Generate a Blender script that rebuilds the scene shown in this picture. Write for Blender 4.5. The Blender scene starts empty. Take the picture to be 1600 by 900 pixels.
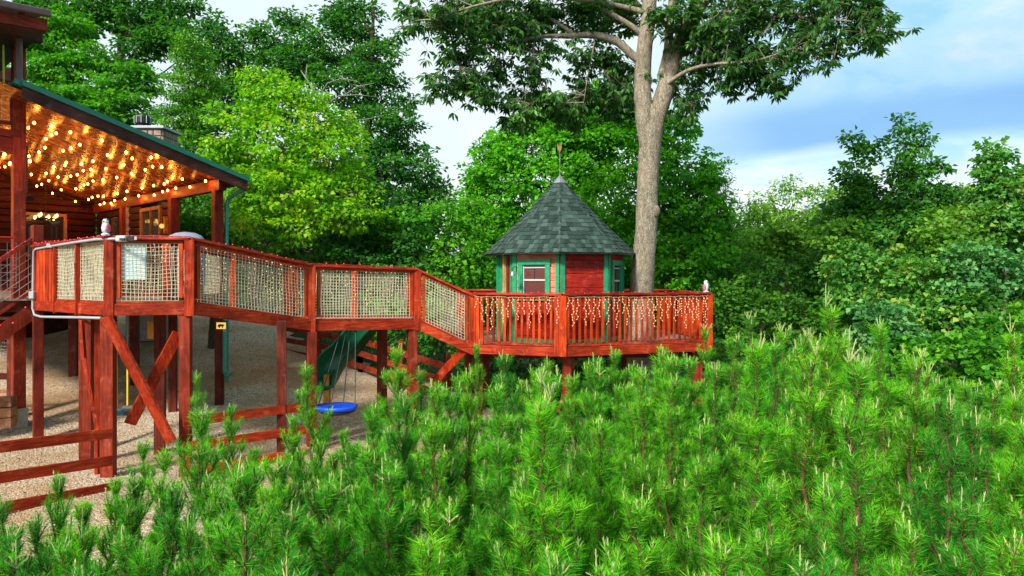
import bpy, bmesh, math, random
import numpy as np
from mathutils import Vector, Matrix
random.seed(7); rng = np.random.default_rng(7)
S = bpy.context.scene; COL = S.collection

# ------------------------------------------------------------------ camera, sky, sun, exposure
F = 1070.0; HZ = 430.0; H = 4.0           # focal length in photo pixels, horizon row, eye height
cam_d = bpy.data.cameras.new('camera'); cam = bpy.data.objects.new('camera', cam_d); COL.objects.link(cam)
cam_d.sensor_width = 36; cam_d.lens = 36 * F / 1600; cam_d.shift_y = -20 / 1600
cam_d.clip_start = 0.05; cam_d.clip_end = 2000
cam.location = (0, 0, H); cam.rotation_euler = (math.radians(90), 0, 0)
S.camera = cam
S.view_settings.view_transform = 'Standard'; S.view_settings.look = 'None'
S.view_settings.exposure = 0.82; S.view_settings.gamma = 1

SUN_EL, SUN_AZ = 38, 212                   # sun behind the camera, to its left (azimuth from +Y clockwise)
w = bpy.data.worlds.new('World'); S.world = w; w.use_nodes = True
nt = w.node_tree; nt.nodes.clear(); N = nt.nodes.new; L = nt.links.new
out = N('ShaderNodeOutputWorld'); bg = N('ShaderNodeBackground'); bg.inputs['Strength'].default_value = 0.11
sky = N('ShaderNodeTexSky'); sky.sky_type = 'NISHITA'; sky.sun_disc = False
sky.sun_elevation = math.radians(SUN_EL); sky.sun_rotation = math.radians(SUN_AZ)
sky.air_density = 1.0; sky.dust_density = 1.0; sky.ozone_density = 1.5
tc = N('ShaderNodeTexCoord'); sep = N('ShaderNodeSeparateXYZ'); L(tc.outputs['Generated'], sep.inputs[0])
def M(op, a, b=None, c=None, clamp=False):
    n = N('ShaderNodeMath'); n.operation = op; n.use_clamp = clamp
    for i, v in enumerate((a, b, c)):
        if v is None: continue
        if isinstance(v, (int, float)): n.inputs[i].default_value = v
        else: L(v, n.inputs[i])
    return n.outputs[0]
def ramp(fac, stops, interp='EASE'):
    r = N('ShaderNodeValToRGB'); r.color_ramp.interpolation = interp
    e = r.color_ramp.elements
    while len(e) < len(stops): e.new(0.5)
    for i, (p, c) in enumerate(stops):
        e[i].position = p; e[i].color = (*c, 1) if len(c) == 3 else c
    L(fac, r.inputs[0]); return r.outputs[0]
def mix(fac, a, b, t='MIX'):
    m = N('ShaderNodeMix'); m.data_type = 'RGBA'; m.blend_type = t
    if isinstance(fac, (int, float)): m.inputs['Factor'].default_value = fac
    else: L(fac, m.inputs['Factor'])
    for s, v in (('A', a), ('B', b)):
        k = [i for i in m.inputs if i.identifier == s + '_Color'][0]
        if isinstance(v, tuple): k.default_value = (*v, 1)
        else: L(v, k)
    return [o for o in m.outputs if o.identifier == 'Result_Color'][0]
# cloud layers on a flat cloud deck: direction projected upward, so they flatten to bands near the horizon
zz = M('MAXIMUM', sep.outputs['Z'], 0.0)
den = M('ADD', zz, 0.13)
cx = M('DIVIDE', sep.outputs['X'], den); cy = M('DIVIDE', sep.outputs['Y'], den)
cmb = N('ShaderNodeCombineXYZ'); L(cx, cmb.inputs[0]); L(cy, cmb.inputs[1]); L(M('MULTIPLY', zz, 2.0), cmb.inputs[2])
def noise(vec, scale, detail=6, rough=.55, dist=0.0):
    n = N('ShaderNodeTexNoise'); n.inputs['Scale'].default_value = scale; n.inputs['Detail'].default_value = detail
    n.inputs['Roughness'].default_value = rough; n.inputs['Distortion'].default_value = dist
    L(vec, n.inputs['Vector']); return n.outputs[0]
n1 = noise(cmb.outputs[0], 0.55, 5, .5, .6); n2 = noise(cmb.outputs[0], 1.7, 7, .6, .4)
# height of the direction, wavered by noise; layers of thin haze, a blue gap, bright cumulus low down
hgt = M('ADD', sep.outputs['Z'], M('MULTIPLY', M('SUBTRACT', n1, .5), .05))
side = M('SMOOTH_MIN', M('MULTIPLY', M('ADD', M('DIVIDE', sep.outputs['X'], M('MAXIMUM', M('ABSOLUTE', sep.outputs['Y']), .3)), -.17), 4.5), 1.0, .2)
side = M('MAXIMUM', side, 0.0)
gapc = ramp(hgt, [(0.0, (0, 0, 0)), (.150, (0, 0, 0)), (.172, (.9, .9, .9)), (.200, (.95, .95, .95)), (.235, (.35, .35, .35)), (.33, (.08, .08, .08))])
gapc = M('MULTIPLY', gapc, M('ADD', .62, M('MULTIPLY', n2, .8)), clamp=True)
gap = M('MULTIPLY', gapc, side)
veil = ramp(n2, [(.38, (.36, .68, .85)), (.54, (.54, .82, .92)), (.70, (.88, .95, 1.0))])
lowc = ramp(n2, [(.40, (.62, .86, .95)), (.56, (.92, .97, 1.0))])
low = ramp(hgt, [(.10, (1, 1, 1)), (.17, (0, 0, 0))])
cloud = mix(low, veil, lowc)
cloud = mix(M('SUBTRACT', 1.0, side), cloud, mix(.75, cloud, (.93, 1.0, .99)))
cloud = mix(gap, cloud, (.24, .49, .83))
cl2 = mix(1.0, cloud, (5.9, 5.9, 5.9), 'MULTIPLY')
L(mix(.9, sky.outputs[0], cl2), bg.inputs['Color']); L(bg.outputs[0], out.inputs[0])

sd = bpy.data.lights.new('sun', 'SUN'); sd.energy = 3.5; sd.angle = math.radians(9); sd.color = (1, .95, .86)
so = bpy.data.objects.new('sun', sd); COL.objects.link(so); so.location = (-20, -30, 40)
_a, _e = math.radians(SUN_AZ), math.radians(SUN_EL)
_dir = Vector((math.sin(_a) * math.cos(_e), math.cos(_a) * math.cos(_e), math.sin(_e)))
so.rotation_euler = _dir.to_track_quat('Z', 'Y').to_euler()

# ------------------------------------------------------------------ materials
class Mat:
    def __init__(s, name, rough=.6, spec=.4, metal=0):
        s.m = bpy.data.materials.new(name); s.m.use_nodes = True; s.t = s.m.node_tree
        s.b = s.t.nodes['Principled BSDF']; s.o = s.t.nodes['Material Output']
        s.b.inputs['Roughness'].default_value = rough; s.b.inputs['Specular IOR Level'].default_value = spec
        s.b.inputs['Metallic'].default_value = metal
    def n(s, k, **kw):
        x = s.t.nodes.new(k)
        for a, v in kw.items(): setattr(x, a, v)
        return x
    def l(s, a, b): s.t.links.new(a, b)
    def coord(s, scale=(1, 1, 1), obj=True, rand=True):
        tcn = s.n('ShaderNodeTexCoord'); mp = s.n('ShaderNodeMapping'); mp.inputs['Scale'].default_value = scale
        s.l(tcn.outputs['Object'], mp.inputs[0])
        if rand:
            oi = s.n('ShaderNodeObjectInfo'); mu = s.n('ShaderNodeMath', operation='MULTIPLY'); mu.inputs[1].default_value = 37
            s.l(oi.outputs['Random'], mu.inputs[0]); s.l(mu.outputs[0], mp.inputs['Location'])
        return mp.outputs[0]
    def noise(s, vec, scale, detail=4, rough=.6, dist=0):
        x = s.n('ShaderNodeTexNoise'); x.inputs['Scale'].default_value = scale; x.inputs['Detail'].default_value = detail
        x.inputs['Roughness'].default_value = rough; x.inputs['Distortion'].default_value = dist
        s.l(vec, x.inputs['Vector']); return x.outputs[0]
    def ramp(s, fac, stops, interp='LINEAR'):
        r = s.n('ShaderNodeValToRGB'); r.color_ramp.interpolation = interp; e = r.color_ramp.elements
        while len(e) < len(stops): e.new(.5)
        for i, (p, c) in enumerate(stops): e[i].position = p; e[i].color = (*c, 1)
        s.l(fac, r.inputs[0]); return r.outputs[0]
    def mix(s, fac, a, b, t='MIX'):
        m = s.n('ShaderNodeMix', data_type='RGBA', blend_type=t)
        if isinstance(fac, (int, float)): m.inputs['Factor'].default_value = fac
        else: s.l(fac, m.inputs['Factor'])
        for q, v in (('A', a), ('B', b)):
            k = [i for i in m.inputs if i.identifier == q + '_Color'][0]
            if isinstance(v, tuple): k.default_value = (*v, 1)
            else: s.l(v, k)
        return [o for o in m.outputs if o.identifier == 'Result_Color'][0]
    def bump(s, h, strength=.3, dist=.01):
        b = s.n('ShaderNodeBump'); b.inputs['Strength'].default_value = strength; b.inputs['Distance'].default_value = dist
        s.l(h, b.inputs['Height']); s.l(b.outputs[0], s.b.inputs['Normal'])
    def color(s, c):
        if isinstance(c, tuple): s.b.inputs['Base Color'].default_value = (*c, 1)
        else: s.l(c, s.b.inputs['Base Color'])

HGRAIN = {}                                   # horizontal boards take the same stain with the grain lying flat
def wood(name, dark, mid, light, axis='z', rough=.55, var=.5):
    m = Mat(name, rough, .16)
    sc = {'z': (14, 14, 1.1), 'x': (1.1, 14, 14), 'a': (5, 5, 5), 'h': (1.5, 1.5, 15)}[axis]
    v = m.coord(sc); g = m.noise(v, 2.2, 6, .65, .6)
    v2 = m.coord((1.3, 1.3, 1.3)); g2 = m.noise(v2, 1.6, 3)
    c = m.ramp(g, [(.3, dark), (.5, mid), (.72, light)])
    c2 = m.ramp(g2, [(.30, (.36, .32, .34)), (.48, (.85, .8, .8)), (.68, (1.2, 1.3, 1.3))])
    c = m.mix(.8, c, c2, 'MULTIPLY')
    fd = m.ramp(m.noise(m.coord((2.2, 2.2, 2.2)), 2.4, 5, .7), [(.56, (0, 0, 0)), (.74, (.55, .55, .55))])
    c = m.mix(fd, c, tuple(min(1, x * 1.15 + .07) for x in light))
    oi = m.n('ShaderNodeObjectInfo'); rr = m.ramp(oi.outputs['Random'], [(0, (1 - var, 1 - var, 1 - var)), (1, (1.12, 1.18, 1.12))])
    m.color(m.mix(.8, c, rr, 'MULTIPLY')); m.bump(g, .35, .006)
    if axis == 'z': HGRAIN[name] = wood(name + '_horizontal', dark, mid, light, 'h', rough, var)
    return m.m
def plain(name, col, rough=.5, spec=.5, metal=0, nz=.25, scale=8):
    m = Mat(name, rough, spec, metal); g = m.noise(m.coord(), scale, 4)
    c = m.ramp(g, [(.3, tuple(x * (1 - nz) for x in col)), (.7, tuple(min(1, x * (1 + nz * .5)) for x in col))])
    m.color(c); m.bump(g, .12, .004); return m.m
def emis(name, col, st):
    m = Mat(name); m.color(col); m.b.inputs['Emission Color'].default_value = (*col, 1)
    m.b.inputs['Emission Strength'].default_value = st; return m.m
def leafmat(name, c0, c1, c2, trans=.35, rough=.45, spec=.25, tip=None, vr=0):
    m = Mat(name, rough, spec)
    at = m.n('ShaderNodeAttribute', attribute_name='tint')
    stops = [(0.0, c0), (.5, c1), (.95, c2)]
    if tip: stops = [(0.0, c0), (.4, c1), (.75, c2), (1, tip)]
    c = m.ramp(at.outputs['Fac'], stops)
    oi = m.n('ShaderNodeObjectInfo'); rr = m.ramp(oi.outputs['Random'], [(0, (.82, .86, .9)), (.5, (1, 1, 1)), (1, (1.15, 1.05, .9))] if not vr else [(0, (.40, .64, 1.5)), (.45, (.84, .90, 1.0)), (1, (1.40, 1.10, .8))])
    c = m.mix(1, c, rr, 'MULTIPLY'); m.color(c)
    tr = m.n('ShaderNodeBsdfTranslucent'); m.l(m.mix(1, c, (1.3, 1.35, .7), 'MULTIPLY'), tr.inputs[0])
    ms = m.n('ShaderNodeMixShader'); ms.inputs[0].default_value = trans
    m.l(m.b.outputs[0], ms.inputs[1]); m.l(tr.outputs[0], ms.inputs[2]); m.l(ms.outputs[0], m.o.inputs[0]); return m.m
def bark(name, dark, light, scale=1.0, strength=.9):
    m = Mat(name, .9, .15)
    v = m.coord((9 * scale, 9 * scale, 3.4 * scale), rand=False); g = m.noise(v, 2.0, 8, .7, .8)
    vo = m.n('ShaderNodeTexVoronoi'); vo.feature = 'DISTANCE_TO_EDGE'; vo.inputs['Scale'].default_value = 4.2
    m.l(v, vo.inputs['Vector']); e = m.ramp(vo.outputs[0], [(.0, (.35, .35, .35)), (.16, (1, 1, 1))])
    g3 = m.noise(m.coord((1, 1, 1), rand=False), 2.2, 4)
    c = m.ramp(g, [(.32, dark), (.68, light)])
    c = m.mix(.55, c, m.mix(e, tuple(x * .45 for x in dark), c), 'MIX')
    c = m.mix(.5, c, m.ramp(g3, [(.35, (.6, .66, .5)), (.65, (1.15, 1.1, 1.05))]), 'MULTIPLY'); m.color(c)
    h = m.mix(.5, g, e); m.bump(h, strength, .03); return m.m

W_RED = wood('red_stain', (.17, .011, .004), (.38, .028, .007), (.62, .085, .015))
W_REDX = wood('red_stain_long', (.16, .014, .006), (.33, .032, .011), (.52, .075, .02), 'x')
W_BRT = wood('bright_red_stain', (.30, .022, .004), (.52, .042, .007), (.75, .11, .016))
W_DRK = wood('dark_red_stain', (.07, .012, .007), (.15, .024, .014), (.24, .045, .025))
W_CAB = wood('cabin_stain', (.13, .016, .008), (.25, .028, .012), (.38, .06, .024))
W_FASC = wood('brown_fascia', (.05, .016, .012), (.09, .030, .024), (.13, .05, .04))
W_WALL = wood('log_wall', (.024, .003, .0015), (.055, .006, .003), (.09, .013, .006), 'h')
W_CEIL = wood('varnished_ceiling', (.12, .028, .006), (.24, .065, .012), (.40, .13, .028), 'a', rough=.27)
W_PH = wood('playhouse_red', (.20, .010, .006), (.46, .025, .014), (.66, .05, .025), 'h', var=.35)
W_PH_LIT = wood('playhouse_red_lit', (.50, .10, .05), (.72, .20, .13), (.85, .34, .24), 'h', var=.15)  # playhouse red paled to salmon: light on the window face put into the colour
W_YEL = wood('yellow_pine', (.55, .20, .03), (.75, .33, .05), (.9, .55, .2))
W_CREAM = wood('cream_pine', (.6, .4, .12), (.8, .6, .25), (.9, .75, .4))
W_DECK = wood('grey_decking', (.14, .10, .09), (.26, .20, .17), (.36, .30, .26), 'a')
W_LAT = wood('light_planter', (.22, .08, .04), (.38, .16, .08), (.5, .25, .14), 'a')
GREEN = plain('green_paint', (.015, .30, .13), .45, .4, nz=.35, scale=14)
GREEN_D = plain('green_metal', (.01, .17, .10), .38, .5, nz=.2)
GUTTER = plain('green_gutter', (.05, .26, .19), .4, .5)
SLIDE = plain('green_plastic', (.006, .125, .048), .42, .3, nz=.12, scale=3)
BROWNM = plain('brown_metal', (.14, .075, .07), .45, .5)
ROPE = plain('rope', (.60, .54, .38), .9, .1, nz=.2, scale=20)
WIRE = plain('galvanised_wire', (.45, .45, .42), .4, .5, .6)
PIPE = plain('grey_conduit', (.36, .38, .42), .5, .5, nz=.1)
SHEET = plain('pale_panel', (.62, .78, .80), .5, .3, nz=.08)
BLACK = plain('black', (.012, .012, .013), .4, .5)
IRON = plain('dark_iron', (.03, .03, .035), .5, .5, .5)
CONC = plain('concrete', (.42, .40, .36), .9, .2, scale=12)
METAL = plain('sheet_metal', (.34, .36, .40), .45, .4, .6)
WHITE = plain('white_paint', (.50, .49, .48), .5, .4, nz=.1)
BLUE = plain('blue_vinyl', (.005, .07, .62), .4, .5, nz=.15)
BLUE_D = plain('blue_seat', (.01, .12, .24), .45, .4)
YELP = plain('yellow_sleeve', (.85, .62, .02), .4, .4)
CHAINM = plain('chain', (.45, .45, .45), .4, .5, .8)
COVER = plain('grill_cover', (.22, .24, .32), .6, .3)
STONE = plain('stone', (.38, .26, .20), .85, .2, nz=.5, scale=5)
MORTAR = plain('mortar', (.30, .28, .26), .95, .1)
OWLW = plain('owl_white', (.70, .72, .78), .6, .3, nz=.5, scale=40)
OWLP = plain('owl_wing', (.50, .14, .16), .6, .3, nz=.5, scale=30)
VANE = plain('vane_copper', (.40, .20, .09), .5, .4, .4)
BULB = emis('warm_bulb', (1.0, .36, .05), 15)
BULBC = emis('candle_bulb', (1.0, .62, .18), 3)
ICE = emis('fairy_warm', (1.0, .62, .32), .72)
REDB = emis('fairy_red', (1.0, .06, .06), 1.3)
REDS = plain('red_wire', (.35, .01, .02), .5, .4)
WIREW = plain('pale_wire', (.60, .42, .24), .6, .3)
SIGN_Y = emis('lit_sign', (.95, .60, .16), .5)
gm = Mat('window_glass', .04, .6); gm.color((.03, .02, .018)); GLASS = gm.m
gm = Mat('window_glass_reddish', .08, .6); gm.color((.12, .035, .03)); GLASSR = gm.m
gm = Mat('door_glass', .05, .6); gm.color((.05, .06, .035)); GLASSD = gm.m

def shingle_mat():
    m = Mat('green_shingle', .92, .15); oi = m.n('ShaderNodeObjectInfo')
    at = m.n('ShaderNodeAttribute', attribute_name='tint')
    add = m.n('ShaderNodeMath', operation='ADD'); m.l(oi.outputs['Random'], add.inputs[0]); m.l(at.outputs['Fac'], add.inputs[1])
    fr = m.n('ShaderNodeMath', operation='FRACT'); m.l(add.outputs[0], fr.inputs[0])
    c = m.ramp(fr.outputs[0], [(0, (.018, .034, .028)), (.35, (.028, .051, .042)), (.7, (.044, .074, .062)), (1, (.068, .108, .090))])
    g = m.noise(m.coord(rand=False), 160, 3); m.color(m.mix(.6, c, m.ramp(g, [(.3, (.5, .5, .5)), (.7, (1.5, 1.5, 1.5))]), 'MULTIPLY'))
    m.bump(g, .3, .004); return m.m
SHIN = shingle_mat()
def ground_mat():
    m = Mat('forest_floor', .95, .1); g = m.noise(m.coord(rand=False), .8, 8, .7); g2 = m.noise(m.coord(rand=False), 14, 4)
    c = m.ramp(g, [(.3, (.012, .022, .006)), (.55, (.03, .06, .012)), (.75, (.05, .04, .02))]); m.color(m.mix(.5, c, m.ramp(g2, [(.3, (.4, .4, .4)), (.7, (1.4, 1.4, 1.4))]), 'MULTIPLY'))
    m.bump(g2, .6, .05); return m.m
def gravel_mat(name='wood_chip_gravel', flat=False):
    m = Mat(name, .92, .15); v = m.coord(rand=False)
    vo = m.n('ShaderNodeTexVoronoi'); vo.inputs['Scale'].default_value = 36; m.l(v, vo.inputs['Vector'])
    c = m.ramp(vo.outputs['Color'], [(0, (.20, .135, .085)), (.4, (.47, .35, .235)), (.75, (.64, .52, .385)), (1, (.80, .71, .58))])
    big = m.noise(v, .55, 5, .6)
    c = m.mix(m.ramp(big, [(.42, (0, 0, 0)), (.62, (1, 1, 1))]), c, m.mix(.75, c, (.36, .20, .08)))
    m.color(c); h = m.ramp(vo.outputs['Distance'], [(0, (1, 1, 1)), (.6, (0, 0, 0))]); m.bump(h, .8, .03); return m.m
GROUND = ground_mat(); GRAVEL = gravel_mat()
def pebble_mat():
    m = Mat('chip', .9, .2); at = m.n('ShaderNodeAttribute', attribute_name='tint')
    m.color(m.ramp(at.outputs['Fac'], [(0, (.12, .08, .05)), (.6, (.38, .29, .20)), (1, (.62, .54, .44))])); return m.m
CHIP = pebble_mat()

# ------------------------------------------------------------------ geometry helpers
def V(*a): return Vector(a)
def P(px, py, Y): return V((px - 800) / F * Y, Y, H - (py - HZ) / F * Y)
def X(px, Y): return (px - 800) / F * Y
class MB:
    def __init__(s): s.v = []; s.f = []
    def add(s, vs, fs):
        o = len(s.v); s.v += [tuple(v) for v in vs]; s.f += [tuple(i + o for i in f) for f in fs]; return s
    def box(s, c, d, rz=0):
        c = Vector(c); hx, hy, hz = d[0] / 2, d[1] / 2, d[2] / 2; R = Matrix.Rotation(rz, 3, 'Z')
        return s.add([c + R @ V(x * hx, y * hy, z * hz) for x, y, z in ((-1,-1,-1),(1,-1,-1),(1,1,-1),(-1,1,-1),(-1,-1,1),(1,-1,1),(1,1,1),(-1,1,1))],
                     [(0,3,2,1),(4,5,6,7),(0,1,5,4),(1,2,6,5),(2,3,7,6),(3,0,4,7)])
    def beam(s, a, b, w, h, up=(0, 0, 1)):     # w across, h along 'up'
        a, b = Vector(a), Vector(b); d = (b - a).normalized(); u = Vector(up)
        r = d.cross(u)
        if r.length < 1e-4: r = d.cross(V(0, 1, 0))
        r.normalize(); u = r.cross(d).normalized(); r = r * w / 2; u = u * h / 2
        return s.add([a - r - u, a + r - u, a + r + u, a - r + u, b - r - u, b + r - u, b + r + u, b - r + u],
                     [(0,1,2,3),(7,6,5,4),(0,4,5,1),(1,5,6,2),(2,6,7,3),(3,7,4,0)])
    def vbeam(s, a, b, w, h):                    # vertical ends: sloped board cut plumb; a,b centres
        a, b = Vector(a), Vector(b); d = (b - a); d.z = 0; r = V(d.y, -d.x, 0).normalized() * w / 2; u = V(0, 0, h / 2)
        return s.add([a - r - u, a + r - u, a + r + u, a - r + u, b - r - u, b + r - u, b + r + u, b - r + u],
                     [(0,1,2,3),(7,6,5,4),(0,4,5,1),(1,5,6,2),(2,6,7,3),(3,7,4,0)])
    def tube(s, pts, rad, n=8, cap=True):
        pts = [Vector(p) for p in pts]; rad = rad if hasattr(rad, '__len__') else [rad] * len(pts); vs = []; fs = []
        ref = None
        for i, p in enumerate(pts):
            d = (pts[min(i + 1, len(pts) - 1)] - pts[max(i - 1, 0)]).normalized()
            if ref is None: ref = d.orthogonal().normalized()
            ref = (ref - d * ref.dot(d)).normalized(); q = d.cross(ref)
            for k in range(n):
                a = 2 * math.pi * k / n; vs.append(p + (ref * math.cos(a) + q * math.sin(a)) * rad[i])
        for i in range(len(pts) - 1):
            for k in range(n): fs.append((i*n+k, i*n+(k+1)%n, (i+1)*n+(k+1)%n, (i+1)*n+k))
        if cap: fs.append(tuple(range(n - 1, -1, -1))); fs.append(tuple((len(pts)-1)*n+k for k in range(n)))
        return s.add(vs, fs)
    def lathe(s, c, prof, n=16, sx=1, sy=1):     # prof: (r, z)
        c = Vector(c); vs = []; fs = []
        for r, z in prof:
            for k in range(n):
                a = 2*math.pi*k/n; vs.append(c + V(r*sx*math.cos(a), r*sy*math.sin(a), z))
        for i in range(len(prof)-1):
            for k in range(n): fs.append((i*n+k, i*n+(k+1)%n, (i+1)*n+(k+1)%n, (i+1)*n+k))
        fs.append(tuple(range(n-1,-1,-1))); fs.append(tuple((len(prof)-1)*n+k for k in range(n)))
        return s.add(vs, fs)
    def prism(s, poly, ext):                     # poly: list of 3D points, extruded by vector
        poly = [Vector(p) for p in poly]; e = Vector(ext); n = len(poly)
        return s.add(poly + [p + e for p in poly], [tuple(range(n - 1, -1, -1)), tuple(range(n, 2 * n))] + [(i, (i+1)%n, n+(i+1)%n, n+i) for i in range(n)])
    def sphere(s, c, r, n=8, m=6, sz=1):
        return s.lathe(c, [(max(.0005, r*math.sin(math.pi*i/m)), -r*sz*math.cos(math.pi*i/m)) for i in range(m+1)], n)
    def build(s, name, mat, parent=None, smooth=False, bev=0, **tags):
        me = bpy.data.meshes.new(name)
        off = Vector(parent['_o']) if parent is not None and '_o' in parent else V(0, 0, 0)
        me.from_pydata([tuple(Vector(v) - off) for v in s.v], [], s.f)
        bm = bmesh.new(); bm.from_mesh(me); bmesh.ops.recalc_face_normals(bm, faces=bm.faces); bm.to_mesh(me); bm.free()
        if mat.name in HGRAIN:
            a_ = np.array(s.v); e_ = a_.max(0) - a_.min(0)
            if math.hypot(e_[0], e_[1]) > 1.3 * e_[2]: mat = HGRAIN[mat.name]
        me.materials.append(mat)
        if smooth: me.shade_smooth()
        o = bpy.data.objects.new(name, me); COL.objects.link(o)
        if parent is not None: o.parent = parent; o['_o'] = tuple(off)
        if bev:
            b = o.modifiers.new('bevel', 'BEVEL'); b.width = bev; b.segments = 2; b.limit_method = 'ANGLE'
        tag(o, **tags); return o
def tag(o, label=None, cat=None, group=None, kind=None):
    if label: o['label'] = label
    if cat: o['category'] = cat
    if group: o['group'] = group
    if kind: o['kind'] = kind
    return o
def thing(name, loc, label, cat, group=None):
    o = bpy.data.objects.new(name, None); COL.objects.link(o); o.location = loc; o.empty_display_size = .1
    o['_o'] = tuple(loc); return tag(o, label, cat, group)
def copy_tree(o, parent=None):
    c = o.copy(); COL.objects.link(c); c.parent = parent
    for ch in [x for x in o.children]: copy_tree(ch, c)
    return c
def part(mesh_obj, parent, name, M4):            # alike piece sharing mesh data
    o = bpy.data.objects.new(name, mesh_obj.data); COL.objects.link(o); o.parent = parent; o.matrix_local = M4; return o

def np_mesh(name, verts, faces, mat, parent=None, tint=None, smooth=False, **tags):
    verts = np.asarray(verts, np.float32).reshape(-1, 3); faces = np.asarray(faces, np.int32); nf, k = faces.shape
    if parent is not None and '_o' in parent: verts = verts - np.array(list(parent['_o']), np.float32)
    me = bpy.data.meshes.new(name); me.vertices.add(len(verts)); me.vertices.foreach_set('co', verts.ravel())
    me.loops.add(nf * k); me.loops.foreach_set('vertex_index', faces.ravel())
    me.polygons.add(nf); me.polygons.foreach_set('loop_start', np.arange(0, nf * k, k, dtype=np.int32))
    me.polygons.foreach_set('loop_total', np.full(nf, k, np.int32))
    if tint is not None:
        a = me.attributes.new('tint', 'FLOAT', 'FACE'); a.data.foreach_set('value', np.asarray(tint, np.float32))
    me.update(calc_edges=True); me.materials.append(mat)
    if smooth: me.shade_smooth()
    o = bpy.data.objects.new(name, me); COL.objects.link(o)
    if parent is not None: o.parent = parent
    return tag(o, **tags)
def norm(a): return a / np.maximum(np.linalg.norm(a, axis=-1, keepdims=True), 1e-9)
def sticks(p0, p1, r0, r1, n=4):
    p0, p1 = np.asarray(p0, float), np.asarray(p1, float); r0 = np.broadcast_to(r0, len(p0)); r1 = np.broadcast_to(r1, len(p0))
    d = norm(p1 - p0); ref = np.where(np.abs(d[:, 2:3]) < .9, np.array([[0, 0, 1.]]), np.array([[1., 0, 0]]))
    a = norm(np.cross(d, ref)); b = np.cross(d, a); vs = []
    for p, r in ((p0, r0), (p1, r1)):
        for k in range(n):
            t = 2 * math.pi * k / n; vs.append(p + (a * math.cos(t) + b * math.sin(t)) * r[:, None])
    vs = np.stack(vs, 1); base = (np.arange(len(p0)) * 2 * n)[:, None]
    fs = np.concatenate([base + np.array([[k, (k + 1) % n, n + (k + 1) % n, n + k]]) for k in range(n)], 0)
    return vs.reshape(-1, 3), fs

# ------------------------------------------------------------------ ground
def sstep(a, b, x): t = min(1, max(0, (x - a) / (b - a))); return t * t * (3 - 2 * t)
def gz(x, y):
    z = H - 3.05
    sl = .15 * min(1.1, max(0, -x / 9)); z += sl * min(max(0, y - 12), 26)
    z -= 1.1 * sstep(0, 9, x) * sstep(2, 9, y)
    z -= .11 * max(0, 8.2 - y)
    z -= .06 * max(0, y - 30) * (1 - sstep(30, 90, y)) * .4
    z += .05 * math.sin(x * 1.3 + y * .7) * math.sin(y * .9 - x * .4)
    return z
def axis(vals): return sorted(set(round(v, 3) for v in vals))
xs = axis(list(np.arange(-26, 26.01, .5)) + [-800, -400, -200, -120, -80, -60, -45, -35, -30, 30, 35, 45, 60, 80, 120, 200, 400, 800])
ys = axis(list(np.arange(-6, 40.01, .5)) + [-800, -300, -100, -40, -20, -12, 45, 55, 70, 90, 120, 160, 220, 300, 450, 800])
gv = [(x, y, gz(x, y)) for y in ys for x in xs]; nx = len(xs)
gf = [(j*nx+i, j*nx+i+1, (j+1)*nx+i+1, (j+1)*nx+i) for j in range(len(ys)-1) for i in range(nx-1)]
np_mesh('ground', gv, gf, GROUND, smooth=True, kind='structure')
gx = np.arange(-20, 2.01, .5); gy = np.arange(4, 25.01, .5); gv = []; idx = {}; gf = []
for j in range(len(gy) - 1):
    for i in range(len(gx) - 1):
        cxm, cym = gx[i] + .25, gy[j] + .25
        lim = 22.5 if cxm < -8 else 22.5 - (cxm + 8) * .78       # yard ends at the rail fence behind
        if cym > lim or cym < 4.6 + .9 * max(0, cxm + 5): continue
        q = []
        for a, b in ((i, j), (i+1, j), (i+1, j+1), (i, j+1)):
            if (a, b) not in idx: idx[(a, b)] = len(gv); gv.append((gx[a], gy[b], gz(gx[a], gy[b]) + .03))
            q.append(idx[(a, b)])
        gf.append(q)
np_mesh('gravel_yard', gv, gf, GRAVEL, smooth=True, kind='structure')
# loose chips on the yard
def chips():
    n = 26000; x = rng.uniform(-19, 1, n); y = 5 + 17 * rng.random(n) ** 1.3
    k = (y < np.where(x < -8, 22, 22 - (x + 8) * .78)) & (y > 5.2 + .9 * np.maximum(0, x + 5)); x, y = x[k], y[k]; n = len(x)
    z = np.array([gz(a, b) for a, b in zip(x, y)]) + .045; c = np.stack([x, y, z], 1)
    u = norm(rng.normal(size=(n, 3)) * [1, 1, .5]); v = norm(np.cross(u, rng.normal(size=(n, 3)))); w_ = np.cross(u, v)
    s = rng.uniform(.008, .022, n)[:, None]; vs = np.stack([c+u*s, c-u*s, c+v*s*.6, c-v*s*.6, c+w_*s*.35, c-w_*s*.35], 1).reshape(-1, 3)
    b = (np.arange(n) * 6)[:, None]
    fs = np.concatenate([b + np.array([f]) for f in ((0,2,4),(2,1,4),(1,3,4),(3,0,4),(2,0,5),(1,2,5),(3,1,5),(0,3,5))], 0)
    t = np.tile(rng.random(n), 8); np_mesh('loose_chips', vs, fs, CHIP, tint=t, kind='stuff', label='loose tan wood chips and gravel scattered over the play yard')
chips()

# ------------------------------------------------------------------ cabin with lit porch
D1 = V(-.74, .673, 0); D2 = V(.673, .74, 0)      # along the eave going back left; across the gable going right
TP = math.tan(math.radians(17)); FLOOR = H - .42
Q = V(-6.58, 15.3, 0)                            # porch corner post
def cab(t, s, z): return Q + D1 * t - D2 * s + V(0, 0, z)
cabin = thing('cabin', (-12, 16, gz(-12, 16)), 'dark red log cabin with a string lit gabled porch at the left edge', 'cabin')
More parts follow.
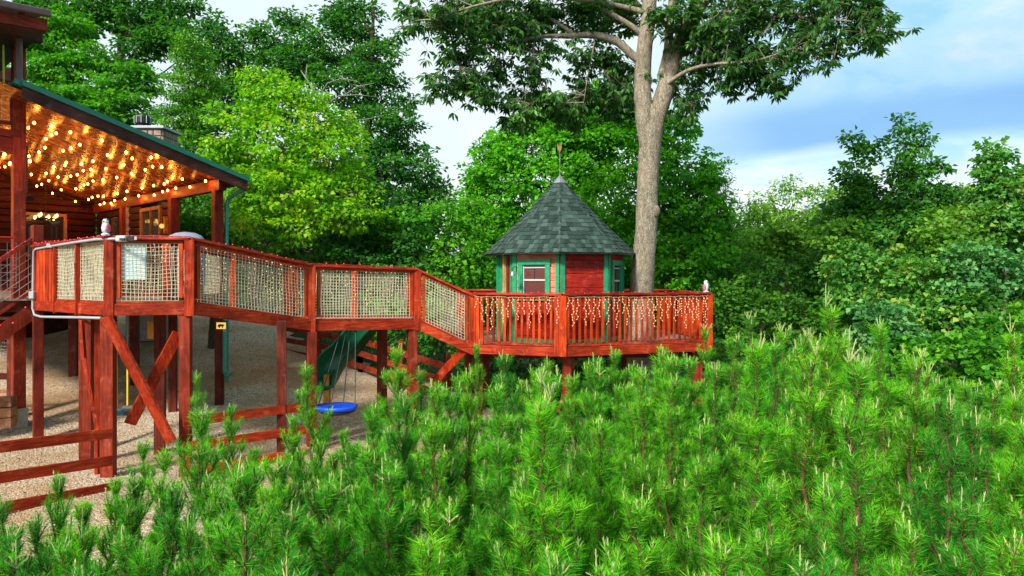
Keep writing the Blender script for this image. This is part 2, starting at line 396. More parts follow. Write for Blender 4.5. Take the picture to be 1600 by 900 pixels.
# ceiling planks running down the slope direction across the porch (each its own board)
ZE = H + 2.02
nb = 48; dt = 8.6 / nb
for i in range(nb):
    t0 = -.35 + i * dt; m = MB(); z = .012 * (i % 2) * 0
    a = cab(t0, -.15, ZE + .16 - .15 * TP); b = cab(t0, 7.2, ZE + .16 + 7.2 * TP)
    e = D1 * (dt - .006); m.prism([a, b, b + V(0, 0, .02), a + V(0, 0, .02)], e)
    m.build('ceiling_plank', W_CEIL, cabin)
m = MB(); a = cab(-.5, -.38, ZE + .21 - .38 * TP); b = cab(-.5, 3.85, ZE + .21 + 3.85 * TP)
m.prism([a, b, b + V(0, 0, .05), a + V(0, 0, .05)], D1 * 9.3); m.build('roof', GREEN_D, cabin)
# standing seams on the green roof
m = MB()
for k in range(22):
    a = cab(-.48 + k * .42, -.36, ZE + .28 - .36 * TP); b = cab(-.48 + k * .42, 3.85, ZE + .28 + 3.85 * TP); m.beam(a, b, .02, .04)
m.build('roof_seams', GREEN_D, cabin)
m = MB(); m.prism([cab(-.52, -.42, ZE - .02 - .42*TP), cab(-.52, 3.75, ZE - .02 + 3.75*TP), cab(-.52, 3.75, ZE + .22 + 3.75*TP), cab(-.52, -.42, ZE + .22 - .42*TP)], -D1 * .04)
m.build('rake_fascia', W_FASC, cabin)
m = MB(); m.prism([cab(-.545, -.46, ZE + .20 - .46*TP), cab(-.545, 3.75, ZE + .20 + 3.75*TP), cab(-.545, 3.75, ZE + .30 + 3.75*TP), cab(-.545, -.46, ZE + .30 - .46*TP)], -D1 * .05)
m.build('rake_trim', GREEN_D, cabin)
m = MB(); m.beam(cab(-.5, -.42, ZE + .06), cab(8.7, -.42, ZE + .06), .13, .11); m.build('gutter', GUTTER, cabin, bev=.02)
m = MB(); m.beam(cab(-.25, 0, ZE - .02), cab(8.3, 0, ZE - .02), .16, .24); m.build('eave_beam', W_CAB, cabin)
m = MB(); m.prism([cab(-.5, -.05, ZE + .05), cab(-.5, -.38, ZE - .0), cab(-.5, -.38, ZE + .03), cab(-.5, -.05, ZE + .12)], D1 * 9); m.build('soffit', W_FASC, cabin)
m = MB(); m.beam(cab(0, 0, FLOOR), cab(0, 0, ZE - .14), .19, .19, up=(.74, -.673, 0)); m.build('porch_post', W_CAB, cabin, bev=.008)
m = MB(); m.tube([cab(-.45, -.42, ZE), cab(-.42, -.36, ZE - .12), cab(-.05, -.22, ZE - .3), cab(-.02, -.2, ZE - .5), cab(-.02, -.2, FLOOR - .2), cab(-.02, -.2, FLOOR - 2)], .045, 8)
m.build('downspout', GUTTER, cabin)
# log siding of the back wall (perpendicular to the eave)
TB = 8.2
wins = (0.78, 1.9)                              # window span along s on the back wall
k = 0; z = FLOOR
while z < H + 4.2:
    h = .19
    s0 = max(0, (z + h - ZE - .1) / TP) if z + h > ZE + .1 else 0
    spans = [(s0, 7)]
    if z + h > FLOOR + .95 and z < FLOOR + 2.22: spans = [(s0, wins[0]), (wins[1], 7)]
    for a_, b_ in spans:
        if b_ - a_ > .05:
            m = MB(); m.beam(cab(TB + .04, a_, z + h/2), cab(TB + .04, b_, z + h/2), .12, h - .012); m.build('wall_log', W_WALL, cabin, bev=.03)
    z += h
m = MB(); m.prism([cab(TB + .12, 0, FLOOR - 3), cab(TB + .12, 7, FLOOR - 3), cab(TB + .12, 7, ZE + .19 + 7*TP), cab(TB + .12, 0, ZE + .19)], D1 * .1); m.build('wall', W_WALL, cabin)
def framed(parent, c0, c1, z0, z1, nrm, fr, frame_mat, glass_mat, fw=.08, bars=(0, 0)):
    c0, c1, nrm = Vector(c0), Vector(c1), Vector(nrm); d = (c1 - c0).normalized()
    f = MB(); up = V(0, 0, 1)
    f.beam(c0 + d*fw/2 + up*z0, c0 + d*fw/2 + up*z1, fw, fr, up=nrm); f.beam(c1 - d*fw/2 + up*z0, c1 - d*fw/2 + up*z1, fw, fr, up=nrm)
    f.beam(c0 + d*fw + up*(z0+fw/2), c1 - d*fw + up*(z0+fw/2), fr*.98, fw); f.beam(c0 + d*fw + up*(z1-fw/2), c1 - d*fw + up*(z1-fw/2), fr*.98, fw)
    wo = f.build('window', frame_mat, parent)
    g = MB(); g.beam(c0 + d*(fw-.01) + up*(z0+z1)/2 , c1 - d*(fw-.01) + up*(z0+z1)/2 , .012, z1 - z0 - 2*fw + .02)
    g.build('pane', glass_mat, wo); return wo
framed(cabin, cab(TB, wins[0], 0), cab(TB, wins[1], 0), FLOOR + .95, FLOOR + 2.22, D1, .16, W_LAT, GLASS)
# wall under the eave: posts, siding, sliding door, lamp
t = 2.35; z = FLOOR
while z < ZE - .15:
    for a_, b_ in ((2.3, 3.1), (4.5, 8.1)):
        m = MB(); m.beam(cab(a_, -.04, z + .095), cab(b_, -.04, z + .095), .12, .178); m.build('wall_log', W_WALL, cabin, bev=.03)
    z += .19
for tt in (2.25, 5.6):
    m = MB(); m.beam(cab(tt, .06, FLOOR), cab(tt, .06, ZE - .14), .2, .2, up=(.74, -.673, 0)); m.build('wall_post', W_CAB, cabin)
framed(cabin, cab(3.12, 0, 0), cab(4.48, 0, 0), FLOOR + .02, ZE - .25, D2, .12, W_LAT, GLASSD, .09)['label'] = 'glass sliding door with pale frame'
m = MB(); m.beam(cab(3.8, .02, FLOOR + .1), cab(3.8, .02, ZE - .3), .06, .05, up=(.74, -.673, 0)); m.build('door_stile', W_LAT, cabin)
lamp = thing('wall_lamp', cab(2.72, .1, H + 1.25), 'glowing amber wall lantern between the glass door and the porch post', 'wall lamp')
MB().box(cab(2.72, .06, H + 1.25), (.1, .1, .42), .8).build('back_plate', W_YEL, lamp); MB().sphere(cab(2.72, .16, H + 1.22), .06).build('lamp_glass', SIGN_Y, lamp)
tv = thing('television', cab(6.4, .2, H + 1.2), 'black flat television hung on the porch side wall under the string lights', 'television')
MB().beam(cab(5.75, .15, H + 1.22), cab(7.1, .15, H + 1.22), .06, .8).build('casing', BLACK, tv, bev=.01)
MB().beam(cab(5.79, .185, H + 1.22), cab(7.06, .185, H + 1.22), .01, .73).build('screen', GLASS, tv)
# chimney behind the roof
chim = thing('chimney', P(238, 230, 19.2), 'stone chimney with grey metal cap and dark round flue beyond the porch roof', 'chimney')
cc = P(238, 230, 19.4); cw, cd, ct = 1.0, .9, cc.z + .42
MB().box((cc.x, cc.y, (gz(cc.x, cc.y) + ct) / 2), (cw, cd, ct - gz(cc.x, cc.y))).build('core', MORTAR, chim)
for zi in range(16):
    zc = ct - .1 - zi * .19
    for side_ in range(2):
        o_ = -cw/2; 
        while o_ < cw/2 - .05:
            ww = min(random.uniform(.14, .32), cw/2 - o_)
            c = (cc.x + o_ + ww/2, cc.y - cd/2, zc) if side_ == 0 else (cc.x + cw/2, cc.y + o_*.9 + ww*.45, zc)
            MB().box(c, (ww - .02, .07, .17) if side_ == 0 else (.07, ww*.9 - .02, .17)).build('stone', STONE, chim, bev=.02)
            o_ += ww
MB().box((cc.x, cc.y, ct + .04), (cw + .2, cd + .2, .07)).build('metal_cap', METAL, chim, bev=.01)
fl = P(223, 195, 19.4)
MB().lathe((fl.x, fl.y, ct + .07), [(.14, 0), (.14, .16), (.2, .18), (.21, .34), (.2, .38)], 14).build('flue', IRON, chim)
m = MB()
for k in range(10):
    a = k * math.tau / 10; m.beam((fl.x + .215*math.cos(a), fl.y + .215*math.sin(a), ct + .24), (fl.x + .215*math.cos(a), fl.y + .215*math.sin(a), ct + .45), .015, .015)
m.build('flue_cage', METAL, chim)
# tall column, upper balcony, upper roof (left edge)
KC = cab(.5, 3.58, 0)                              # column foot line
m = MB(); m.beam((KC.x, KC.y, gz(KC.x, KC.y) + .35), (KC.x, KC.y, H + 4.48), .2, .2, up=(.74, -.673, 0)); m.build('column', W_CAB, cabin, bev=.01, label='tall dark red corner column at the left edge')
ft = thing('post_footing', (KC.x, KC.y, gz(KC.x, KC.y)), 'pale concrete footing under the tall cabin column', 'footing')
MB().box((KC.x, KC.y, gz(KC.x, KC.y) + .15), (.26, .26, .46), .8).build('footing_block', CONC, ft, bev=.01)
KL = cab(.5, 5.6, 0)
for zz_, hh, nm in ((H + 2.42, .30, 'balcony_beam'), (H + 2.66, .12, 'balcony_floor')):
    m = MB(); m.beam(KC + V(0, 0, zz_), KL + V(0, 0, zz_), .16 if hh > .2 else .24, hh); m.build(nm, W_CAB, cabin)
for zt in (H + 2.86, H + 3.62):
    m = MB(); m.beam(cab(.5, 3.62, zt), cab(.5, 5.6, zt), .09, .07); m.build('balcony_rail', W_CAB, cabin)
m = MB(); m.beam(cab(.5, 3.68, H + 2.9), cab(.5, 3.68, H + 3.6), .07, .07, up=(.74, -.673, 0)); m.build('balcony_stile', W_CAB, cabin)
def wire_grid(p00, p10, p01, p11, nu, nv, r=.004):
    p0, p1 = [], []
    g = lambda u, v: (1-u)*(1-v)*np.array(p00) + u*(1-v)*np.array(p10) + (1-u)*v*np.array(p01) + u*v*np.array(p11)
    for i in range(nu + 1): p0.append(g(i/nu, 0)); p1.append(g(i/nu, 1))
    for j in range(nv + 1): p0.append(g(0, j/nv)); p1.append(g(1, j/nv))
    return sticks(p0, p1, r, r, 4)
v_, f_ = wire_grid(cab(.5, 3.72, H + 2.88), cab(.5, 5.6, H + 2.88), cab(.5, 3.72, H + 3.6), cab(.5, 5.6, H + 3.6), 16, 7)
np_mesh('wire_panel', v_, f_, WIRE, cabin)
m = MB(); m.prism([cab(-1, 3.3, H + 2.62), cab(-1, 8, H + 2.62), cab(5, 8, H + 2.62), cab(5, 3.9, H + 2.62)], V(0, 0, -.03)); 
# upper roof: gutter and fascia run from top-left down to px 78
ru0 = P(78, 22, 12.0); ru1 = P(-140, -23, 10.4)
dru = (ru1 - ru0)
m = MB(); m.beam(ru0, ru1, .13, .12); m.build('upper_gutter', BROWNM, cabin, bev=.02)
m = MB(); m.beam(ru0 + V(-.12, .1, -.16), ru1 + V(-.12, .1, -.16), .05, .2); m.build('upper_fascia', W_CAB, cabin)
bk = D1 * 4
m = MB(); m.prism([ru0 + V(-.05, .1, .05), ru1 + V(-.05, .1, .05), ru1 + bk + V(0, 0, .7), ru0 + bk + V(0, 0, .7)], V(0, 0, .06)); m.build('upper_roof', BROWNM, cabin)
m = MB(); m.prism([ru0 + V(-.15, .12, -.27), ru1 + V(-.15, .12, -.27), ru1 + bk + V(0, 0, -.27), ru0 + bk + V(0, 0, -.27)], V(0, 0, .03)); m.build('upper_soffit', W_FASC, cabin)
m = MB(); m.beam(cab(.1, 3.3, H + 4.5), cab(.1, 7, H + 4.5), .16, .26); m.build('upper_beam', W_FASC, cabin)
m = MB(); m.beam(cab(3.4, 3.0, H + 4.35), cab(3.4, 7, H + 4.35), .2, .5); m.build('upper_lintel', W_FASC, cabin)
m = MB(); m.prism([cab(4.2, 3.9, H + 1.9), cab(4.2, 8, H + 1.9), cab(4.2, 8, H + 5.6), cab(4.2, 3.9, H + 5.2)], D1 * .1); m.build('upper_wall', W_WALL, cabin)
p0 = P(34, 20, 12.1); 
m = MB(); m.tube([p0, P(34, 38, 12.1), P(31, 46, 12.35), P(29, 56, 12.4), P(29, 118, 12.4), P(31, 126, 12.4), P(37, 133, 12.4)], .06, 8); m.build('upper_downspout', BROWNM, cabin)
rp = thing('hanging_rope', P(5, 78, 12.6), 'pale tan rope hanging down beside the upper balcony rail', 'rope')
v_, f_ = sticks([P(5, 70, 12.5)], [P(6, 140, 12.5)], .017, .017, 6); np_mesh('rope', v_, f_, YELP, rp)
# ceiling fan
fan_c = cab(3.9, 2.7, H + 1.85)
fan = thing('ceiling_fan', fan_c, 'dark ceiling fan hanging among the porch string lights', 'ceiling fan')
MB().tube([fan_c, (fan_c.x, fan_c.y, ZE + .16 + 2.7*TP)], .02, 8).build('rod', IRON, fan)
MB().lathe(fan_c - V(0, 0, .14), [(.05, 0), (.13, .03), (.15, .1), (.08, .18)], 14).build('motor', IRON, fan)
for k in range(5):
    a = k * math.tau / 5 + .5; d = V(math.cos(a), math.sin(a), 0)
    MB().beam(fan_c + d*.12 - V(0, 0, .03), fan_c + d*.68 - V(0, 0, .03), .13, .012).build('blade', W_FASC, fan)
# string lights under the ceiling: several strands, sagging between hooks
sl = thing('string_lights', cab(4, 2, ZE + .5), 'warm glowing bulb strings swagged under the sloping porch ceiling', 'string lights', )
bm_ = MB().sphere((0, 0, 0), .025, 8, 6, 1.25).build('bulb', BULB, sl); bulb_first = True
nrow = 12
for r_ in range(nrow):
    t_ = .2 + r_ * .69; pts = []; n_b = 11
    for i in range(n_b + 1):
        s_ = .15 + i * (5.4 if r_ > 3 else 4.9 - .3 * (r_ < 1)) / n_b + random.uniform(-.06, .06)
        zc = ZE + .14 + s_ * TP; sag = .10 + .10 * (i % 3 == 1) + random.uniform(0, .05)
        tt = t_ + .28 * math.sin(i * 1.3 + r_) + random.uniform(-.08, .08)
        tt = min(8.0, max(.05, tt)); p = cab(tt, s_, zc - sag if s_ < 3.3 else min(zc - sag, H + 2.16 + random.uniform(-.04, .04))); pts.append(p + V(0, 0, .05))
        if bulb_first: b_ = bm_; bulb_first = False; b_.location = p - Vector(sl['_o']) 
        else: b_ = part(bm_, sl, 'bulb', Matrix.Translation(p - Vector(sl['_o'])))
        if (i + r_) % 3 == 0:
            ld = bpy.data.lights.new('bulb_light', 'POINT'); ld.energy = 3.6; ld.color = (1, .30, .04); ld.shadow_soft_size = .03
            lo = bpy.data.objects.new('bulb_light', ld); COL.objects.link(lo); lo.parent = b_; lo.location = (0, 0, -.05)
    MB().tube(pts, .007, 4).build('cord', BLACK, sl)
for me_fix in (bm_,):
    for v in me_fix.data.vertices: v.co += Vector(sl['_o'])
# chandelier seen behind the back wall window
ch_c = cab(TB - .35, 1.38, H + 1.62)
ch = thing('chandelier', ch_c, 'small cluster of yellow candle bulbs glowing in front of the cabin window', 'chandelier')
MB().tube([ch_c + V(0, 0, .05), (ch_c.x, ch_c.y, ZE + .16 + 1.38*TP)], .01, 6).build('rod', IRON, ch)
MB().lathe(ch_c - V(0, 0, .02), [(.03, 0), (.28, .01), (.28, .03), (.03, .05)], 14).build('ring', IRON, ch)
for k in range(9):
    a = k * math.tau / 9; MB().sphere(ch_c + V(.27*math.cos(a), .27*math.sin(a), .05 + .05*math.sin(k*2.)), .035, 6, 5, 1.6).build('candle_bulb', BULBC, ch)

# ------------------------------------------------------------------ walkway deck and ramp
T1 = H + .57
A = V(-8.63, 12.4, T1 - .03); B = V(-5.99, 10.2, T1); C = V(-4.89, 10.4, T1); D = V(X(487, 12.1), 12.1, H + .19); E = V(X(652, 13.2), 13.2, H + .13)
Fp = V(X(739, 13.25), 13.25, H - .375)
C2 = V(-5.72, 11.35, T1); D2p = V(-4.25, 13.1, H + .19); E2 = V(-2.1, 14.5, H + .13); F2 = V(-.85, 14.6, H - .375)
deck = thing('elevated_deck', (-6.5, 12, gz(-6.5, 12)), 'red stained raised porch deck with white rope net railing in front of the cabin', 'deck')
ramp_ = thing('sloping_walkway', (-3, 12.5, gz(-3, 12.5)), 'sloping red walkway with rope net sides from the porch deck to the treehouse', 'walkway')
def rope_net(parent, a, b, zt0, zt1, zb0, zb1, cell=.058, r=.0052, off=0, seed=0):
    a, b = np.array(a, float), np.array(b, float); L_ = np.linalg.norm((b - a)[:2]); r2 = np.random.default_rng(seed + 5)
    nu = max(2, round(L_ / cell)); nv = round((zt0 - zb0) / cell); nrm = np.array([-(b-a)[1], (b-a)[0], 0]) / L_
    U, W_ = np.meshgrid(np.arange(nu + 1) / nu, np.arange(nv + 1) / nv, indexing='ij')
    ph = r2.random(4) * 6
    du = .22 / nu * np.sin(W_ * 5 + ph[0]) * np.sin(U * 9 + ph[1]); dv = .30 / nv * np.sin(U * 7 + ph[2]) * np.sin(W_ * math.pi)
    du = du + r2.normal(0, .03 / nu, U.shape); dv = dv + r2.normal(0, .03 / nv, U.shape)
    edge = (U > 0) & (U < 1); u = np.clip(U + du * edge, 0, 1); w2 = np.clip(W_ + dv * ((W_ > 0) & (W_ < 1)), 0, 1)
    zt = zt0 + (zt1 - zt0) * u; zb = zb0 + (zb1 - zb0) * u
    G = a[None, None, :2] + (b - a)[None, None, :2] * u[..., None]; z = zb + (zt - zb) * w2
    bow = .02 * np.sin(W_ * math.pi) * np.sin(U * math.pi) + r2.normal(0, .002, U.shape) + off
    G3 = np.concatenate([G, z[..., None]], -1) + nrm * bow[..., None]
    p0 = np.concatenate([G3[:-1].reshape(-1, 3), G3[:, :-1].reshape(-1, 3)]); p1 = np.concatenate([G3[1:].reshape(-1, 3), G3[:, 1:].reshape(-1, 3)])
    v, f = sticks(p0, p1, r, r, 3); np_mesh('rope_net', v, f, ROPE, parent)
def rail(parent, a, b, net=True, bal=0, mat=W_RED, rim=True, stiles=True, depth=1.165, cap=.15, seed=0, side=1, nets=1):
    """a, b: rail top points; side=+1 means the outside of the deck is to the right of a->b."""
    a, b = Vector(a), Vector(b); d = (b - a); L_ = V(d.x, d.y, 0).length; dh = V(d.x, d.y, 0) / L_; n = V(dh.y, -dh.x, 0) * side
    at = lambda u, z: a + d * u + V(0, 0, z)
    e = .085 / L_; in0, in1 = at(e, 0), at(1 - e, 0)
    MB().vbeam(a - V(0, 0, .018), b - V(0, 0, .018), cap, .036).build('top_rail', mat, parent, bev=.005)
    if net:
        MB().vbeam(in0 - V(0, 0, .064), in1 - V(0, 0, .064), .04, .05).build('upper_rail', mat, parent)
    else:
        MB().vbeam(at(e, -.075) - n*.0, at(1-e, -.075) - n*.0, .038, .075).build('upper_rail', mat, parent)
    zb = -.955 if net else -.93
    MB().vbeam(at(e, zb - .03), at(1-e, zb - .03), .06, .05).build('bottom_rail', mat, parent)
    if rim: MB().vbeam(at(0, -1.085) + n*.03, at(1, -1.085) + n*.03, .04, .17).build('rim_joist', mat, parent, bev=.004)
    if stiles and net:
        for u in (e * 1.45, 1 - e * 1.45):
            MB().beam(at(u, -.91), at(u, -.09), .05, .045, up=n).build('stile', W_BRT, parent)
    if net:
        z0, z1 = -.09, zb
        for q in range(nets):
            rope_net(parent, at(e*1.9, 0), at(1 - e*1.9, 0), (at(e*1.9, z0)).z, at(1-e*1.9, z0).z, at(e*1.9, z1).z, at(1-e*1.9, z1).z, off=.0 + .05*q, seed=seed + q)
def post(parent, p, z0, z1, wd=.17, ang=.3, mat=W_RED, name='post', **k):
    R_ = V(math.cos(ang), math.sin(ang), 0)
    return MB().beam((p[0], p[1], z0), (p[0], p[1], z1), wd, wd, up=R_).build(name, mat, parent, bev=.006, **k)
def floor_poly(parent, pts, z, mat=W_DECK, ang=0.0, bw=.14):
    """deck boards: slice the polygon into strips"""
    bm = bmesh.new(); vs = [bm.verts.new((p[0], p[1], p[2] if len(p) > 2 and z is None else z)) for p in pts]; bm.faces.new(vs)
    d = V(math.cos(ang), math.sin(ang), 0); lo = min(Vector((p[0], p[1], 0)).dot(d) for p in pts); hi = max(Vector((p[0], p[1], 0)).dot(d) for p in pts)
    k = lo + bw
    while k < hi:
        for e_ in (-.004, .004):
            bmesh.ops.bisect_plane(bm, geom=bm.verts[:] + bm.edges[:] + bm.faces[:], plane_co=d * (k + e_), plane_no=d)
        k += bw
    dead = [f for f in bm.faces if abs(((f.calc_center_median().to_2d().to_3d().dot(d) - lo) % bw) - 0) < .0039 or abs(((f.calc_center_median().to_2d().to_3d().dot(d) - lo) % bw) - bw) < .0039]
    bmesh.ops.delete(bm, geom=dead, context='FACES'); r_ = bmesh.ops.extrude_face_region(bm, geom=bm.faces[:])
    bmesh.ops.translate(bm, vec=(0, 0, -.03), verts=[v for v in r_['geom'] if isinstance(v, bmesh.types.BMVert)])
    bmesh.ops.recalc_face_normals(bm, faces=bm.faces)
    me = bpy.data.meshes.new('deck_boards'); off = Vector(parent['_o']); bmesh.ops.translate(bm, vec=-off, verts=bm.verts); bm.to_mesh(me); bm.free()
    me.materials.append(mat); o = bpy.data.objects.new('deck_boards', me); COL.objects.link(o); o.parent = parent; o['kind'] = 'stuff'
ZF = T1 - 1.0
floor_poly(deck, [A, B, C, C2, (Q.x + .1, Q.y, 0), tuple(cab(8.2, 0, 0)), tuple(cab(8.2, 4.6, 0)), tuple(cab(.2, 4.6, 0))], ZF, ang=.8)
# front-left side A-B: planked end, then two net panels
def lerp(a, b, u): return Vector(a) + (Vector(b) - Vector(a)) * u
def upx(a, b, px):                                 # parameter on a-b where the photo column is px
    k = (px - 800) / F; return (k * a.y - a.x) / ((b.x - a.x) - k * (b.y - a.y))
u1, u2 = upx(A, B, 89), upx(A, B, 125)
MB().vbeam(A - V(0, 0, .018), B - V(0, 0, .018), .16, .036).build('top_rail', W_CAB, deck, bev=.005)
AB = (B - A); ABn = V(AB.y, -AB.x, 0).normalized()
MB().vbeam(lerp(A, B, u1) - V(0,0,.985), B - V(0,0,.985), .06, .05).build('bottom_rail', W_RED, deck)
MB().vbeam(A - V(0,0,1.085) + ABn*.03, B - V(0,0,1.085) + ABn*.03, .04, .17).build('rim_joist', W_RED, deck)
npk = 7
for i in range(npk):
    c0 = lerp(A, B, u1 * (i + .04) / npk); c1 = lerp(A, B, u1 * (i + .92) / npk)
    MB().vbeam(c0 - V(0, 0, .53) + ABn*.02, c1 - V(0, 0, .53) + ABn*.02, .022 , .98).build('plank', W_BRT, deck)
for ua, ub, sd_ in ((u1 + .012, u2 - .012, 1), (u2 + .02, .965, 2)):
    a_, b_ = lerp(A, B, ua), lerp(A, B, ub)
    for q in range(2): rope_net(deck, a_, b_, a_.z - .06, b_.z - .06, a_.z - .95, b_.z - .95, off=.03 * q - .01, seed=sd_ * 3 + q)
for u_, wd in ((u1 + .004, .06), (u2 + .004, .09)):
    p_ = lerp(A, B, u_); post(deck, p_ + ABn*.03, p_.z - 1.2, p_.z - .04, wd, .7, W_RED)
rail(deck, B, C, seed=20, cap=.16)
MB().vbeam(lerp(B, C, .085) + V(-.01, .05, -.36), lerp(B, C, .43) + V(-.01, .05, -.36), .015, .56).build('pale_panel', SHEET, deck, label='pale blue grey sheet fixed behind the rope net')
# inner railing of the far side: C2 to porch post
rail(deck, C2, V(Q.x + .12, Q.y - .1, T1), seed=31, side=1)
for p_ in (C2, lerp(C2, V(Q.x, Q.y, T1), .5)): post(deck, p_, ZF - .2, T1 - .03, .12, .3)
# ramp rails
rail(ramp_, C, D, seed=40); rail(ramp_, D, E, seed=50); rail(ramp_, E, Fp, seed=60)
rail(ramp_, C2, D2p, seed=70, side=-1, cap=.12); rail(ramp_, D2p, E2, seed=80, side=-1, cap=.12); rail(ramp_, E2, F2, seed=90, side=-1, cap=.12)
for p_ in (D2p, E2, lerp(C2, D2p, .5), lerp(D2p, E2, .5)): post(ramp_, p_, p_.z - 1.17, p_.z - .03, .1, .6, W_BRT)
for a_, b_, c_, d_ in ((C, D, D2p, C2), (D, E, E2, D2p), (E, Fp, F2, E2)):
    k_ = 16
    m = MB()
    for i in range(k_):
        q = [lerp(a_, b_, (i + .03)/k_), lerp(a_, b_, (i + .95)/k_), lerp(d_, c_, (i + .95)/k_), lerp(d_, c_, (i + .03)/k_)]
        m.prism([x - V(0, 0, 1.03) for x in q], V(0, 0, .028))
    m.build('deck_boards', W_DECK, ramp_, kind='stuff')
# posts under and through the rails (top, foot follows the ground)
def leg(parent, x, y, ztop, wd=.17, ang=.3, mat=W_CAB, **k): wd *= .88; return post(parent, (x, y), gz(x, y) - .2, ztop, wd, ang, mat, 'support_post', **k)
for p_, par in ((B, deck), (C, deck), (D, ramp_), (E, ramp_)):
    post(par, p_, p_.z - 1.19, p_.z - .036, .135, .25, W_RED, 'rail_post')
leg(deck, A.x + .07, A.y - .03, A.z - 1.17, .18, .7, W_CAB)
leg(deck, B.x - .02, B.y, B.z - 1.19, .20, .2, W_CAB); leg(deck, C.x - .08, C.y + .03, C.z - 1.17, .18, .2, W_CAB)
leg(ramp_, D.x, D.y, D.z - 1.19, .19, .4, W_CAB); leg(ramp_, E.x - .1, E.y, E.z - 1.17, .19, .4, W_CAB)
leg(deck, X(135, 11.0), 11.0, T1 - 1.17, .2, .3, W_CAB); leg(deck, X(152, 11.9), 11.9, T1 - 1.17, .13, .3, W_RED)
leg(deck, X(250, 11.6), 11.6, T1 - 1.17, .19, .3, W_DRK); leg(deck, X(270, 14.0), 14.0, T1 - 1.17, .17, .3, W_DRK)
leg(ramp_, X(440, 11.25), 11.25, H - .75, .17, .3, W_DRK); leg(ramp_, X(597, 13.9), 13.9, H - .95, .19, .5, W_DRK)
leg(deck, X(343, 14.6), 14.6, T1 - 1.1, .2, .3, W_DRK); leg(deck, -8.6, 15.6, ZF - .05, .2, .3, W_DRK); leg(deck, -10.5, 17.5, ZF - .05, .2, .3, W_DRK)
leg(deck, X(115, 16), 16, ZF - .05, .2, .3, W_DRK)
m = MB()
for k in range(9):
    a_ = cab(-.2 + k * .9, .2, ZF - .14); b_ = cab(-.2 + k * .9, 4.4, ZF - .14); m.beam(a_, b_, .045, .19)
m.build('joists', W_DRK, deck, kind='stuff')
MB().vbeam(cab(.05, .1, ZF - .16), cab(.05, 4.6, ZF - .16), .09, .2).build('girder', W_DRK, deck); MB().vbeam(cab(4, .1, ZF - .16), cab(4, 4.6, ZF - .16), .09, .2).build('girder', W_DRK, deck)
# cross braces
def brace(parent, pa, pb, Ya, Yb, wd=.20, th=.05, mat=W_RED):
    return MB().beam(P(*pa, Ya), P(*pb, Yb), th, wd, up=(0, -.3, 1)).build('brace', mat, parent, bev=.004)
brace(deck, (166, 496), (268, 690), 10.02, 10.1, .22); brace(deck, (279, 520), (203, 662), 10.45, 10.4, .17)
brace(deck, (127, 500), (131, 562), 10.5, 10.5, .10); brace(deck, (131, 560), (152, 672), 10.5, 10.4, .10); brace(deck, (152, 670), (152, 760), 10.4, 10.3, .10)
brace(ramp_, (735, 536), (675, 600), 13.2, 13.9, .16)
# ground rail gate pieces near braces skipped; conduit and boxes
cd_ = thing('electrical_conduit', P(52, 470, 12.3), 'pale grey conduit pipe running along and below the deck rail', 'conduit')
eA = P(53, 388, 12.25)
m = MB(); m.tube([P(184, 373, 10.02), P(150, 374, 10.3), P(115, 379, 10.9), P(80, 384.5, 11.7), P(56, 389, 12.25), P(53, 393, 12.28), P(52, 430, 12.28), P(51, 482, 12.28), P(54, 492, 12.25), P(64, 495, 12.1), P(128, 496, 10.8), P(158, 497, 10.3)], .021, 8); m.build('pipe', PIPE, cd_, smooth=True)
MB().box(P(51, 461, 12.26), (.09, .09, .13)).build('junction_box', PIPE, cd_, bev=.01); MB().box(P(79, 384, 11.7), (.1, .08, .07)).build('junction_box', PIPE, cd_, bev=.01)
fl_ = thing('floodlight', P(190, 373, 10.0), 'small white outdoor light with dark lens on the deck rail corner', 'floodlight')
MB().box(P(190, 373, 9.98), (.15, .08, .09)).build('housing', WHITE, fl_, bev=.02); MB().box(P(191, 374, 9.92), (.07, .03, .035)).build('lens', GLASS, fl_)
MB().box(P(204, 373, 9.99), (.12, .05, .06)).build('bracket', BLACK, fl_); MB().box(P(212, 372, 9.95), (.03, .03, .05), .3).build('clip', WHITE, fl_)
# string of red fairy bulbs on the rails, warm bulbs behind the nets
def bulbs_along(pts, step, r, jit=.02):
    m = MB(); 
    for a_, b_ in zip(pts[:-1], pts[1:]):
        L_ = (Vector(b_) - Vector(a_)).length; n = max(1, int(L_ / step))
        for i in range(n):
            p = lerp(a_, b_, (i + random.random()*.6) / n) + V(random.uniform(-jit, jit), random.uniform(-jit, jit), random.uniform(-jit*.3, jit))
            m.sphere(p, r, 5, 3)
    return m
def wire_along(pts, r=.005, wav=.012):
    q = []
    for a_, b_ in zip(pts[:-1], pts[1:]):
        n = max(2, int((Vector(b_) - Vector(a_)).length / .12))
        for i in range(n): q.append(lerp(a_, b_, i / n) + V(0, random.uniform(-wav, wav), random.uniform(-wav*.4, wav)))
    q.append(Vector(pts[-1])); return MB().tube(q, r, 4)
up_ = V(0, -.05, .012)
rl = thing('red_fairy_lights', B, 'string of tiny red lights laid along the top rail of deck and ramp', 'fairy lights')
rp_ = [x + up_ for x in (A, B, C, D, E)]
wire_along(rp_, .009).build('wire', REDS, rl); bulbs_along(rp_, .13, .0075, .03).build('bulbs', REDB, rl, kind='stuff')
rl2 = thing('red_fairy_lights', V(Q.x, Q.y, T1), 'string of tiny red lights on the far porch rail behind the owl', 'fairy lights')
rq = [V(Q.x, Q.y, T1) + up_, C2 + up_]; wire_along(rq, .008).build('wire', REDS, rl2); bulbs_along(rq, .2, .009).build('bulbs', REDB, rl2, kind='stuff')
